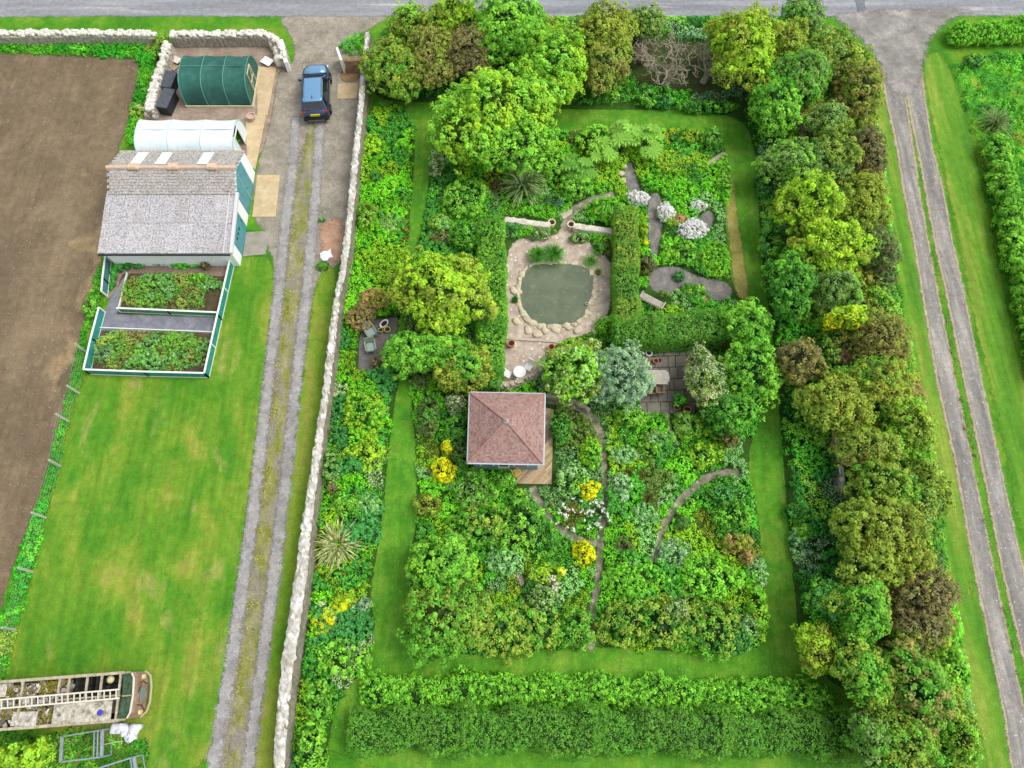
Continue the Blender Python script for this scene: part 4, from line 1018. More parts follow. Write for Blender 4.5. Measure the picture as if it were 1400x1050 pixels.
def board(name, label, px, py, sx, sy, rz, mat, z=.1, tilt=0.0):
    q = P(px, py, z); o = thing(name, label, 'board', (q[0], q[1], 0), R(rz)); mb = MB()
    mb.box((0, 0, z+abs(tilt)*sx/2), (sx, sy, .04), 0, tilt); mb.build('sheet', mat, o, local=True)
    mb = MB(); mb.box((0, 0, z/2), (sx*.6, sy*.6, z-.03)); mb.build('support', BARK, o, local=True)
    return o
board('painted_board', 'white board lying on the yard beside the whitish boulders', 365, 83.5, .78, .60, -32, M['white'], .22)
board('painted_board', 'pinkish cream board leaning between the wall and the green tunnel', 241, 82, .72, .5, -34, plain('cream_board', (220, 206, 190), .7), .25, .1)
board('scrap_board', 'brown board on the ground below the pinkish cream board', 237, 91, .62, .5, -34, plain('brown_board', (172, 146, 122), .8), .12)
q = P(343.5, 159.5, .3); o = thing('garden_pot', 'round pinkish pot outside the white tunnel doorway', 'pot', (q[0], q[1], 0)); mb = MB()
mb.lathe((q[0], q[1], 0), [(.2, 0), (.26, .35), (.30, .38), (.30, .42), (.24, .42), (.22, .3), (.0, .3)], 16); mb.build('body', plain('pink_pot', (196, 168, 150), .8), o)
for lab, (p0, p1, hh) in {'weathered grey stake leaning in the field verge behind the bins': ((203, 131), (196, 152), .7), 'short pale forked stick lying on the field verge left of the grey stake': ((187, 144), (200, 150), .3)}.items():
    a = P(*p0, hh); b = P(*p1, .05); mb = MB(); mb.bar(b, a, .09); 
    if hh < .5: c = P(190, 150, .1); mb.bar((a+b)/2, c+np.array([0, 0, .2]), .05)
    tag(mb.build('wooden_stake', plain('pale_wood', (206, 208, 196), .8)), lab, 'stake')

# ---------------------------------------------------------------- car
PAINT = NT('dark_blue_metallic'); PAINT.b.inputs['Base Color'].default_value = l4((58, 84, 118)); PAINT.b.inputs['Metallic'].default_value = .85
PAINT.b.inputs['Roughness'].default_value = .30; PAINT.b.inputs['Coat Weight'].default_value = .8; PAINT.b.inputs['Coat Roughness'].default_value = .06; PAINT = PAINT.m
PAINT_SKYLIT = NT('painted_sky_reflection'); PAINT_SKYLIT.b.inputs['Base Color'].default_value = l4((112, 160, 196)); PAINT_SKYLIT.b.inputs['Metallic'].default_value = .35  # body paint lightened on roof and bonnet to stand for reflected sky
PAINT_SKYLIT.b.inputs['Roughness'].default_value = .3; PAINT_SKYLIT.b.inputs['Coat Weight'].default_value = .8; PAINT_SKYLIT = PAINT_SKYLIT.m
CG = plain('car_glass', (14, 20, 24), .05, spec=.9, var=.02, coat=.5); TYR = plain('tyre_rubber', (26, 26, 28), .85); BKP = plain('black_trim', (24, 25, 28), .5)
CHR = plain('alloy', (170, 174, 180), .3, metal=.9)
def loft(mb, stations, closed=True):
    """stations: list of point rings"""
    n = len(stations[0]); vs = [p for st in stations for p in st]; fs = []
    for i in range(len(stations)-1):
        for k in range(n):
            q = (k+1) % n; fs.append((i*n+k, i*n+q, (i+1)*n+q, (i+1)*n+k))
    fs += [tuple(range(n))[::-1], tuple(range((len(stations)-1)*n, len(stations)*n))]
    return mb.add(vs, fs)
def make_car(x, y, rz):
    o = thing('parked_car', 'dark blue five door SUV parked on the gravel drive with its nose to the road', 'car', (x, y, 0), rz)
    ys = [-2.20, -2.14, -1.95, -1.5, -.8, 0, .8, 1.3, 1.7, 1.98, 2.12, 2.18]
    hw = [.60, .76, .86, .905, .92, .92, .915, .90, .86, .76, .62, .42]
    zt = [.80, .92, 1.0, 1.03, 1.03, 1.02, 1.02, 1.02, .98, .92, .84, .72]
    st = []
    for Y, Wd, Z_ in zip(ys, hw, zt):
        zb = .30 if abs(Y) < 1.9 else .38
        st.append([(-Wd*.92, Y, zb), (Wd*.92, Y, zb), (Wd, Y, .45), (Wd, Y, .72), (Wd*.965, Y, Z_-.04), (Wd*.84, Y, Z_), (Wd*.35, Y, Z_+.025), (-Wd*.35, Y, Z_+.025), (-Wd*.84, Y, Z_), (-Wd*.965, Y, Z_-.04), (-Wd, Y, .72), (-Wd, Y, .45)])
    mb = MB(); loft(mb, st); b = mb.build('body', PAINT, o, smooth=True, local=True)
    # cabin of glass with a painted roof and pillars
    base = [(-1.98, .80), (-1.5, .84), (0, .85), (.85, .82), (1.02, .74)]; top = [(-1.62, .60), (-1.3, .65), (-.2, .66), (.12, .63), (.22, .56)]
    mb = MB(); ring0 = [(-w_, Y, 1.0) for Y, w_ in base]+[(w_, Y, 1.0) for Y, w_ in base[::-1]]; ring1 = [(-w_, Y, 1.57) for Y, w_ in top]+[(w_, Y, 1.57) for Y, w_ in top[::-1]]
    loft(mb, [ring0, ring1]); mb.build('cabin_glass', CG, o, local=True, bevel=.02)
    rl = [(-1.78, .56), (-1.70, .64), (-1.3, .665), (-.2, .67), (.12, .645), (.20, .57)]
    mb = MB(); rings = []
    for dz, sc_ in ((1.555, 1.0), (1.60, .99), (1.635, .90), (1.65, .6)):
        rings.append([(-w_*sc_, (Y+.78)*(.5+.5*sc_)-.78, dz) for Y, w_ in rl]+[(w_*sc_, (Y+.78)*(.5+.5*sc_)-.78, dz) for Y, w_ in rl[::-1]])
    loft(mb, rings); mb.build('roof', PAINT_SKYLIT, o, smooth=True, local=True)
    for s_ in (-1, 1):
        for pa, pb, w1, w2 in (((s_*.83, .98, 1.0), (s_*.645, .20, 1.58), .07, .05), ((s_*.855, -.35, 1.0), (s_*.665, -.45, 1.58), .08, .03), ((s_*.85, -1.5, 1.0), (s_*.65, -1.25, 1.58), .10, .04), ((s_*.80, -1.96, 1.0), (s_*.61, -1.60, 1.58), .10, .05)):
            mb = MB(); mb.bar(pa, pb, w1, w2); mb.build('pillar', PAINT, o, local=True)
    for s_ in (-1, 1):
        mb = MB(); mb.tube([(s_*.60, -1.5, 1.66), (s_*.61, -.7, 1.69), (s_*.59, .1, 1.65)], .02, 6); mb.build('roof_rail', BKP, o, local=True)
        m_ = MB(); m_.box((s_*1.02, .62, 1.06), (.18, .13, .14)); m_.bar((s_*.88, .66, 1.0), (s_*.98, .62, 1.04), .05); m_.build('wing_mirror', PAINT, o, local=True, bevel=.03)
        for Y in (-1.36, 1.34):
            wv = MB(); wv.lathe((0, 0, -.12), [(.2, 0), (.33, .0), (.36, .04), (.36, .2), (.33, .24), (.2, .24)], 24)
            v = [(s_*.82+z_, Y+y_, .36+x_) for (x_, y_, z_) in wv.v]; wo = link_mesh('wheel', v, wv.f, TYR, o, True, True)
            rv = MB(); rv.lathe((0, 0, .0), [(.05, .0), (.22, .02), (.22, .1), (.1, .13), (.04, .14)], 10); v = [(s_*(.82+z_), Y+y_, .36+x_) for (x_, y_, z_) in rv.v]
            r_ = link_mesh('rim', v, rv.f, CHR, wo, False, True)
        mb = MB(); mb.box((s_*.66, 1.93, .80), (.34, .22, .14), s_*-.35); mb.build('headlight', plain('lamp_lens', (226, 236, 240), .15, spec=.8), o, local=True, bevel=.04)
        mb = MB(); mb.box((s_*.73, -2.03, .90), (.26, .18, .16), s_*.3); mb.build('tail_light', plain('tail_lens', (150, 40, 44), .2), o, local=True, bevel=.04)
    mb = MB(); mb.box((0, -2.23, .48), (1.5, .14, .26)); mb.box((0, -2.0, .40), (1.72, .5, .14)); mb.build('rear_bumper', BKP, o, local=True, bevel=.04)
    mb = MB(); mb.box((0, -2.29, .42), (1.1, .06, .06)); mb.build('bumper_trim', CHR, o, local=True)
    mb = MB(); mb.box((0, -2.225, .80), (.62, .05, .16), 0); np_ = mb.build('number_plate', plain('yellow_plate', (238, 212, 30), .5), o, local=True)
    mb = MB()
    for k in range(7):
        if k != 4:
            X_ = -.24+k*.08; mb.box((X_, -2.256, .80), (.014, .012, .09)); mb.box((X_+.022, -2.256, .84), (.03, .012, .012)); mb.box((X_+.022, -2.256, .80 if k % 2 else .765), (.03, .012, .012))
    mb.build('plate_marks', BKP, np_, local=True)
    mb = MB(); loft(mb, [[(-w_, Y, z_+.012), (-w_*.4, Y, z_+.036), (w_*.4, Y, z_+.036), (w_, Y, z_+.012), (w_, Y, z_-.04), (-w_, Y, z_-.04)] for Y, w_, z_ in ((1.14, .74, 1.02), (1.5, .73, 1.0), (1.8, .66, .965), (2.02, .54, .90))]); mb.build('bonnet', PAINT_SKYLIT, o, smooth=True, local=True)
    mb = MB(); mb.box((0, 2.12, .62), (1.0, .12, .22)); mb.build('grille', BKP, o, local=True, bevel=.02)
    mb = MB(); mb.bar((-.5, .98, 1.045), (.05, .86, 1.12), .03); mb.bar((0, .98, 1.045), (.55, .86, 1.12), .03); mb.build('wiper', BKP, o, local=True)
    mb = MB(); mb.box((0, -1.5, 1.69), (.04, .16, .06)); mb.build('aerial', BKP, o, local=True)
    mb = MB(); mb.bar((-.85, 1.12, 1.045), (.85, 1.12, 1.045), .06, .01); mb.box((0, 2.0, .935), (.12, .05, .02)); mb.build('bonnet_edge', BKP, o, local=True)
    mb = MB(); mb.box((0, -1.93, 1.08), (1.35, .03, .05)); mb.build('tailgate_trim', CHR, o, local=True)
    return o
q = P(431.5, 122, .8); make_car(q[0], q[1], R(5))

# ---------------------------------------------------------------- vegetable enclosure
FT = plain('teal_fence_boards', (40, 128, 122), .6, c2=(62, 150, 142), vs=3, var=.1); FG = plain('green_net_panel', (66, 128, 92), .8, c2=(84, 146, 108), vs=3, var=.15); RAIL = plain('white_rail', (226, 232, 222), .6)
FD = plain('dull_teal_boards', (62, 112, 112), .7, c2=(86, 134, 132), vs=3, var=.12)
def panel_fence(label, pts, h, mat, rail=True, lean=0.0, gap=1.8):
    c = [P(*p, h) for p in pts]; o = thing('low_fence', label, 'fence', (c[0][0], c[0][1], 0)); pn = MB(); rl = MB(); ps = MB()
    for a, b in zip(c[:-1], c[1:]):
        L = np.linalg.norm((b-a)[:2]); nb = max(1, int(h/.145)); 
        for k in range(nb):
            z = .03+(k+.5)*(h-.06)/nb; pn.bar((a[0], a[1], z), (b[0], b[1], z), .025, (h-.06)/nb-.008)
        rl.bar((a[0], a[1], h), (b[0], b[1], h), .10, .04); rl.bar((a[0], a[1], .03), (b[0], b[1], .03), .07, .05)
        n = max(1, int(L/gap))
        for k in range(n+1):
            p = a+(b-a)*k/n; q_ = MB(); q_.box((p[0], p[1], h/2), (.075, .075, h-.05)); q_.build('post', RAIL, o)
    pn.build('boards', mat, o)
    if rail: rl.build('rail', RAIL, o)
    return o
HF = .72
panel_fence('dull teal fence running down from the shed on the field side', [(143.7, 350), (140, 380), (138.5, 398)], HF, FD)
panel_fence('bright teal fence with a white rail on the field side of the lower plot', [(135, 420), (124, 462), (114, 505)], HF, FT)
panel_fence('teal fence with a white rail along the bottom of the vegetable garden', [(114, 505), (196, 508), (279, 510)], HF, FT)
panel_fence('long teal fence with a white rail between vegetable garden and lawn', [(279, 510), (297, 430), (314, 356)], HF, FT)
panel_fence('green netted fence between the two vegetable plots', [(159, 421), (228, 424), (297, 427)], .55, FG)
sheet('veg_soil', [(160, 370), (308, 372), (300, 432), (160, 430)], M['vegsoil'], .028, soft=.05, rnd=0, res=.2)
sheet('grey_path', [(150, 410), (176, 370), (160, 430), (300, 434), (292, 456), (136, 452)], ground_mat('grey_path_gravel', [(.3, (112, 114, 124)), (.7, (144, 144, 152))], 1.2, (.8, 1.2), 15, edge=.05), .034, soft=.05, rnd=0, res=.15)
sheet('brown_path', [(160, 362), (312, 362), (308, 378), (168, 374), (158, 400), (146, 412)], ground_mat('brown_path_gravel', [(.3, (132, 112, 100)), (.7, (160, 138, 124))], 1.2, (.8, 1.2), 15, edge=.05), .032, soft=.05, rnd=0, res=.15)
sheet('veg_soil', [(138, 450), (294, 456), (280, 512), (122, 506)], M['vegsoil'], .028, soft=.05, rnd=0, res=.2)
mb = MB()
for a, b in (((137, 449), (293, 455)), ((175, 374), (163, 424))):
    a = P(*a); b = P(*b); mb.bar((a[0], a[1], .08), (b[0], b[1], .08), .05, .16)
tag(mb.build('edging_board', RAIL), 'thin pale timber edging along the grey path of the vegetable garden', 'edging')

# ---------------------------------------------------------------- wire fence of the field
PW = plain('pale_fence_post', (172, 176, 158), .8)
wf = thing('wire_fence', 'wire mesh stock fence on pale posts between ploughed field and lawn', 'fence', tuple(P(100, 530)))
FPX = [(113, 478), (103, 534), (88, 572), (77, 634), (57, 704), (39, 778), (16, 858), (-6, 940), (-28, 1020), (-40, 1080)]
fp = [P(x+6, y+4) for x, y in FPX]
for i, p in enumerate(fp):
    mb = MB(); ln = RNG.uniform(-.06, .06); mb.bar((p[0], p[1], -.1), (p[0]-.10+ln, p[1]+.10, 1.05), .10); mb.build('post', PW, wf)
mb = MB()
for a, b in zip(fp[:-1], fp[1:]):
    for z in (.12, .3, .48, .66, .84, 1.0):
        o1 = np.array([-.095*z, .095*z, 0]); mb.bar(a*np.array([1, 1, 0])+o1+[0, 0, z], b*np.array([1, 1, 0])+o1+[0, 0, z], .006)
    n = int(np.linalg.norm((b-a)[:2])/.3)
    for k in range(n):
        p = a+(b-a)*k/n; mb.bar((p[0], p[1], .05), (p[0]-.095, p[1]+.095, 1.0), .004)
mb.build('wire_netting', plain('galvanised_wire', (150, 176, 150), .5), wf)

# ---------------------------------------------------------------- derelict bus
bz = 2.62
TL = P(-45, 936, bz); TR = P(163, 920, bz); BRr = P(160, 985, bz); BLr = P(-45, 998, bz)
ax_ = (TR-TL); ax_ /= np.linalg.norm(ax_); ay_ = np.array([-ax_[1], ax_[0], 0]); org = (TR+BRr)/2; org[2] = 0
HWb = np.linalg.norm(TR-BRr)/2; LB_ = 9.2
bus = thing('derelict_bus', 'derelict rusting coach with a rotted open roof full of moss and debris', 'bus', (org[0], org[1], 0))
def bp(u, v, z): return org+ax_*u+ay_*v+np.array([0, 0, z])     # u forward from windscreen top, v to the field side
RUST = plain('rusted_panel', (128, 104, 88), .9, c2=(166, 138, 120), vs=2, var=.2, bump=.3); FADED = plain('faded_cream_paint', (134, 126, 112), .9, c2=(176, 168, 152), vs=3, var=.2, bump=.3)
RTIM = plain('weathered_frame', (150, 138, 112), .9, c2=(192, 184, 160), vs=5, var=.28)
mb = MB()
for s_ in (-1, 1):
    mb.bar(bp(-LB_, s_*HWb, 1.35), bp(-.25, s_*HWb, 1.35), .05, 2.0)
mb.bar(bp(-LB_, -HWb, 1.35), bp(-LB_, HWb, 1.35), .05, 2.0); mb.bar(bp(-LB_, 0, .42), bp(.05, 0, .42), HWb*2-.1, .08)
mb.build('body', FADED, bus)
mb = MB()
for s_ in (-1, 1): mb.bar(bp(-LB_, s_*HWb, bz-.2), bp(.05, s_*HWb, bz-.2), .13, .10)
for u in (-LB_, -7.8, -6.2, -4.6, -2.9, -2.45, -1.62, -.95, -.08):
    mb.bar(bp(u, -HWb, bz-.18), bp(u, HWb, bz-.18), .09, .08)
for v in (.05,): mb.bar(bp(-2.9, v, bz-.17), bp(0, v, bz-.17), .08, .08)
mb.build('roof_frame', RTIM, bus)
mb0 = MB()
for k in range(70):
    u = RNG.uniform(-LB_+.2, -.35); v = RNG.uniform(-HWb+.15, HWb-.15); p = bp(u, v, bz-.07+RNG.uniform(-.02, .03)); sz = RNG.uniform(.06, .22)
    if u > -2.6 and v > 0: continue
    mb0.box(p, (sz, sz*RNG.uniform(.3, .9), .02), RNG.uniform(0, 3.1), RNG.uniform(-.1, .1))
# floor debris, seats and the surviving roof sheet
DEB = island_mat('roof_debris', [(0, (96, 88, 78)), (.3, (136, 128, 116)), (.6, (176, 170, 158)), (.85, (212, 208, 198)), (1, (150, 112, 88))], fs=9, fine=(.7, 1.25))
mb = MB()
for k in range(900):
    u = RNG.uniform(-LB_+.2, -2.6); v = RNG.uniform(-HWb+.12, HWb-.12); sz = RNG.uniform(.05, .34); z = 2.0+RNG.uniform(-.35, .25)+.12*math.cos(u*3)
    p = bp(u, v, z); mb.box(p, (sz, sz*RNG.uniform(.3, .9), RNG.uniform(.02, .07)), RNG.uniform(0, 3.1), RNG.uniform(-.4, .4))
mb.add(mb0.v, mb0.f); mb.build('debris', DEB, bus)
mb = MB(); mb.bar(bp(-LB_+.1, 0, 1.62), bp(-2.9, 0, 1.62), HWb*2-.2, .06); mb.build('fallen_ceiling', plain('grimy_panel', (70, 70, 58), .9, c2=(120, 116, 100), vs=4, var=.3), bus)
mb = MB(); mb.bar(bp(-2.95, -HWb*.52, bz-.10), bp(-.28, -HWb*.52, bz-.10), HWb*.88, .035)
mb.build('roof_sheet', plain('lichened_roof_sheet', (132, 122, 98), .9, c2=(206, 204, 190), vs=5, var=.34, bump=.3), bus)
mb = MB(); mb.bar(bp(-8.3, HWb*.66, bz-.14), bp(-5.4, HWb*.62, bz-.3), .55, .03); mb.bar(bp(-4.9, -HWb*.6, bz-.25), bp(-3.7, -HWb*.66, bz-.15), .6, .03); mb.bar(bp(-8.6, -HWb*.7, bz-.2), bp(-6.2, -HWb*.72, bz-.12), .4, .03)
mb.build('loose_sheet', plain('pale_loose_sheet', (150, 142, 126), .85, c2=(220, 216, 206), vs=6, var=.3), bus)
lb = LB()
for (u, v, ru, rv) in ((-3.7, .62, .8, .32), (-5.2, .50, .9, .35), (-4.9, -.30, .75, .35), (-3.6, -.55, .5, .45), (-6.4, .1, .5, .3), (-3.0, .8, .3, .25)):
    n = int(90*ru*rv/.25); a = RNG.uniform(0, 6.28, n); r = np.sqrt(RNG.uniform(0, 1, n)); pts = np.array([bp(u+ru*r_*math.cos(a_), v*HWb+rv*r_*math.sin(a_), 2.2+RNG.uniform(-.05, .08)) for r_, a_ in zip(r, a)])
    lb.clumps(pts, np.tile([0, 0, 1.], (n, 1)), .07, 10, .05, lin((128, 126, 30)), lin((88, 90, 24)))
lb.build('moss', bus)
seat_m = plain('mouldy_seat', (52, 54, 46), .95, var=.3)
for i, u in enumerate((-2.2, -1.25, -.7)):
    for v in (.35, .75): mb = MB(); mb.box(bp(u, v*HWb, 1.15), (.5, .45, .5), math.atan2(ax_[1], ax_[0])); mb.box(bp(u-.22, v*HWb, 1.55), (.12, .45, .6), math.atan2(ax_[1], ax_[0])); mb.build('seat', seat_m, bus)
q = bp(-.75, .75*HWb, 2.05); mb = MB(); mb.lathe(q, [(.02, -.12), (.16, -.06), (.19, 0), (.12, .08), (.01, .1)], 14); tag(mb.build('plastic_drum', plain('yellowish_plastic', (216, 208, 160), .5), smooth=True), 'pale yellow round float lying among the coach seats near the windscreen', 'float')
q = bp(-.75, -.62*HWb, bz-.08); mb = MB(); mb.lathe(q, [(.12, 0), (.13, .08), (.09, .1), (.0, .1)], 14); tag(mb.build('blue_lid', plain('blue_plastic', (52, 66, 170), .5)), 'small round blue lid on the coach roof', 'lid')
# front end: windscreen, cream band, rusty nose, lamps, bumper
def face(pts, name, mat, parent, th=.05):
    pts = [np.array(p, float) for p in pts]; nn = np.cross(pts[1]-pts[0], pts[-1]-pts[0]); nn /= np.linalg.norm(nn); k = len(pts)
    mb = MB(); mb.add([p-nn*th/2 for p in pts]+[p+nn*th/2 for p in pts], [tuple(range(k))[::-1], tuple(range(k, 2*k))]+[(i, (i+1) % k, k+(i+1) % k, k+i) for i in range(k)])
    return mb.build(name, mat, parent)
nose = []
def fr(u, z, wsc=1.0): return [bp(u-.04, -HWb*wsc, z), bp(u+.10, -HWb*wsc*.74, z), bp(u+.15, 0, z), bp(u+.10, HWb*wsc*.74, z), bp(u-.04, HWb*wsc, z)]
rings = [fr(-.04, 2.48, .98), fr(.02, 1.72, 1.0), fr(.06, 1.60, 1.0), fr(.12, 1.42, 1.0), fr(.18, .55, .98), fr(.14, .32, .95)]
def ringmesh(r0, r1, name, mat, parent, off=0.0):
    vs = [p+ax_*off for p in r0]+[p+ax_*off for p in r1]; n = 5; return link_mesh(name, vs, [(i, i+1, n+i+1, n+i) for i in range(n-1)], mat, parent)
ws = ringmesh(rings[0], rings[1], 'windscreen', plain('cloudy_windscreen', (40, 58, 54), .15, c2=(84, 104, 98), vs=3, spec=.7), bus)
mb = MB(); mb.bar(rings[0][2]+ax_*.02, rings[1][2]+ax_*.02, .06); mb.bar(rings[0][0], rings[1][0], .08); mb.bar(rings[0][4], rings[1][4], .08); mb.build('pillar', RTIM, ws)
ringmesh(rings[1], rings[2], 'cream_band', plain('chalky_white', (214, 208, 196), .8, var=.15), bus, .02)
nose_o = ringmesh(rings[2], rings[3], 'nose_panel', RUST, bus); ringmesh(rings[3], rings[4], 'nose_panel', RUST, bus); ringmesh(rings[4], rings[5], 'nose_panel', RUST, bus)
for s_ in (-1, 1):
    face([bp(-.3, s_*HWb, .35), bp(.12, s_*HWb*.985, .35), bp(.08, s_*HWb*.985, 1.4), bp(-.08, s_*HWb, 2.42), bp(-.3, s_*HWb, 2.42)], 'cab_side', RUST if s_ < 0 else FADED, bus, .04)
    q = bp(.24, s_*HWb*.78, .95); mb = MB(); mb.tube([q, q+ax_*.12], [.12, .10], 14); mb.build('headlight', plain('old_lamp', (214, 200, 140), .3), bus)
mb = MB(); mb.bar(bp(.35, -.3, 1.0), bp(.35, .3, 1.0), .05, .42); mb.build('grille', plain('grille_grey', (120, 134, 132), .5), bus)
mb = MB(); cr_ = plain('rust_crack', (58, 44, 38), .9)
for pts in ([(.31, .5, 1.3), (.31, .6, 1.0), (.33, .45, .6)], [(.31, -.45, 1.35), (.32, -.5, .9), (.31, -.72, .6)], [(.31, .1, 1.38), (.33, .45, 1.2)]): mb.tube([bp(*p) for p in pts], .02, 5)
mb.build('trim_line', cr_, bus)
bm_ = [bp(.1, -HWb*1.0, .5), bp(.38, -HWb*.8, .5), bp(.50, -.4, .5), bp(.50, .3, .5), bp(.40, HWb*.8, .5), bp(.12, HWb*1.02, .5)]
mb = MB(); mb.tube(bm_, .06, 8); mb.build('bumper', plain('rusty_bumper', (176, 160, 130), .7, var=.2), bus)
for u in (-.9, -6.6):
    for s_ in (-1, 1):
        q = bp(u, s_*(HWb-.12), .45); mb = MB(); mb.tube([q-ay_*.13, q+ay_*.13], .45, 18); wo = mb.build('wheel', TYR, bus); mb = MB(); mb.tube([q+ay_*s_*.13, q+ay_*s_*.15], .2, 12); mb.build('rim', RUST, wo)
mb = MB(); mb.bar(bp(-4.6, -HWb-.08, 1.7), bp(-.4, -HWb-.10, 1.55), .05, .5); mb.build('torn_side_panel', RUST, bus)
# ladder
ld = thing('ladder', 'long pale ladder lying lengthways on top of the derelict coach', 'ladder', tuple(bp(0, 0, 0)))
a0 = P(-60, 962, bz+.05); a1 = P(163, 942.5, bz+.05); b0 = P(-60, 974, bz+.05); b1 = P(163, 954.5, bz+.05); WT = plain('pale_ladder_wood', (212, 208, 192), .7, var=.08)
for a, b in ((a0, a1), (b0, b1)): mb = MB(); mb.bar(a, b, .07, .09); mb.build('rail', WT, ld)
nr = 27
for k in range(nr):
    f = (k+.5)/nr; mb = MB(); mb.bar(a0+(a1-a0)*f, b0+(b1-b0)*f, .045); mb.build('rung', WT, ld)
# white sacks by the nose
SK = plain('crumpled_white_plastic', (206, 212, 220), .5, c2=(236, 238, 242), vs=5, var=.12, bump=.5)
for i, (x, y, s_, lab) in enumerate([(160, 996, .28, 'crumpled white sack nearest the coach wheel'), (168, 999, .30, 'largest crumpled white sack beside the coach nose'), (178, 1007, .26, 'crumpled white sack lying farthest from the coach'), (184, 997, .28, 'crumpled white sack under the coach bumper corner')]):
    q = P(x, y, .3); mb = MB(); rock(mb, (q[0], q[1], .22), (s_*2.0, s_*1.7, .5), i, .5); rock(mb, (q[0]+.12, q[1]-.1, .38), (s_, s_*.9, .22), i*2, .5); tag(mb.build('sack', SK, smooth=True), lab, 'sack')
# galvanised frames beside the coach
GV = plain('grey_galvanised', (130, 142, 150), .5, c2=(156, 166, 174), vs=5, var=.1)
def frame(label, pts, h, slats):
    c = [P(x, y, h) for x, y in pts]; o = thing('metal_frame', label, 'metal frame', (c[0][0], c[0][1], 0)); mb = MB(); lg = MB()
    for i in range(4):
        a, b = c[i], c[(i+1) % 4]; mb.bar((a[0], a[1], h), (b[0], b[1], h), .14 if i % 2 else .06, .08); mb.bar((a[0], a[1], .1), (b[0], b[1], .1), .05); lg.bar((a[0], a[1], 0), (a[0], a[1], h), .07)
    sb = MB()
    for f in slats: a = c[0]+(c[1]-c[0])*f; b = c[3]+(c[2]-c[3])*f; sb.bar((a[0], a[1], h), (b[0], b[1], h), .05)
    mb.build('rim', GV, o); lg.build('leg', GV, o); sb.build('slat', GV, o); return o
frame('open grey metal frame with weeds growing inside beside the coach', [(85, 1007), (140, 998), (139, 1035), (83, 1042)], .95, (.80, .89))
frame('second grey metal frame cut off by the bottom edge of the lawn', [(135, 1050), (183, 1035), (190, 1075), (138, 1080)], .95, (.9,))
mb = MB(); a = P(141, 1018, .3); b = P(168, 1013, .3); mb.bar(a, b, .05); tag(mb.build('pole', PW), 'thin pale pole reaching from the open metal frame into the grass', 'pole')

# ---------------------------------------------------------------- crumpled white sheet on the drive edge
q = P(447, 349, .1); mb = MB(); pts = [(-9, 3), (-5, 8), (1, 8), (3, 4), (9, 3), (6, -2), (5, -9), (1, -5), (-4, -6), (-9, -2)]
vs = [(q[0], q[1], .20)]+[tuple(P(447+x, 349+y, .06)[:2])+(.06+.10*((i*37) % 5)/5,) for i, (x, y) in enumerate(pts)]+[tuple(P(447+x*.5, 349+y*.5, .1)[:2])+(.12+.12*((i*23) % 7)/7,) for i, (x, y) in enumerate(pts)]
k = len(pts); fs = [(0, 1+k+(i+1) % k, 1+k+i) for i in range(k)]+[(1+k+i, 1+k+(i+1) % k, 1+(i+1) % k, 1+i) for i in range(k)]
mb.add(vs, fs); tag(mb.build('plastic_sheet', plain('white_sheet', (240, 242, 244), .5, var=.04)), 'crumpled bright white sheet lying between the drive and the garden wall', 'sheet')

# ---------------------------------------------------------------- garden furniture
def pot(label, px, py, r, h, mat, plant=None, cat='pot', oval=1.0, soil=True):
    q = P(px, py, h); o = thing('plant_pot', label, cat, (q[0], q[1], 0)); mb = MB()
    mb.lathe((0, 0, 0), [(r*.7, 0), (r*.95, h*.85), (r*1.05, h*.88), (r*1.05, h), (r*.80, h), (r*.78, h*.86), (.0, h*.85)], 20)
    b = mb.build('body', mat, o, smooth=False, local=True); 
    if oval != 1: b.scale = (oval, 1, 1); b.rotation_euler = (0, 0, R(50))
    if soil: mb = MB(); mb.lathe((0, 0, h*.84), [(r*.76, 0), (r*.7, .02), (0, .03)], 16); s_ = mb.build('soil', plain('potting_soil', (52, 38, 28), .95), o, local=True)
    if oval != 1 and soil: s_.scale = (oval*.95, 1, 1); s_.rotation_euler = (0, 0, R(50))
    return o
TC = plain('terracotta', (178, 112, 84), .85, c2=(196, 132, 100), vs=5, var=.12); CRM = plain('cream_pot', (218, 202, 160), .7); WP = plain('white_pot', (230, 230, 224), .5); YP = plain('yellow_glaze', (180, 172, 84), .5)
pot('left of two round cream rimmed pots in the gap of the retaining wall', 754.5, 303.5, .24, .5, CRM)
pot('right of two round cream rimmed pots in the gap of the retaining wall', 781, 306, .24, .5, CRM)
pot('white ring pot on the patio beside the silver tree', 887.5, 482.5, .19, .4, WP)
pot('terracotta pot on the patio between the white ring pot and the long table', 897, 493, .16, .3, TC)
pot('small dark pot touching the terracotta pot on the patio', 902, 492.5, .10, .2, BKP)
pot('terracotta pot at the lower right corner of the patio', 940, 560, .22, .35, TC)
pot('terracotta pot under the shrub at the bottom edge of the patio', 926, 556, .20, .32, TC)
pot('oval white pot behind the two green armchairs', 525, 442, .20, .35, WP, oval=1.5)
pot('round yellowish pot right of the oval white pot', 529.5, 450, .19, .32, YP)
pot('darker round pot squeezed beside the yellowish pot', 520.5, 451, .15, .28, YP)
pot('small tan pot standing at the east rim of the pond', 802.5, 415, .09, .18, CRM)
pot('rusty coloured pot at the left end of the terrace step', 699, 469, .22, .4, TC)
pot('rusty coloured pot at the right end of the terrace step', 754, 474, .2, .4, TC)
pot('small pale pot at the corner by the stepping path', 754.5, 689, .10, .2, TC)
FW = plain('white_iron', (238, 238, 232), .5)
q = P(710.5, 508, .72); o = thing('garden_table', 'small round white table on the pink gravel terrace', 'table', (q[0], q[1], 0))
mb = MB(); mb.lathe((0, 0, .70), [(.36, 0), (.37, .015), (.36, .03), (0, .035)], 28); mb.build('tabletop', FW, o, local=True)
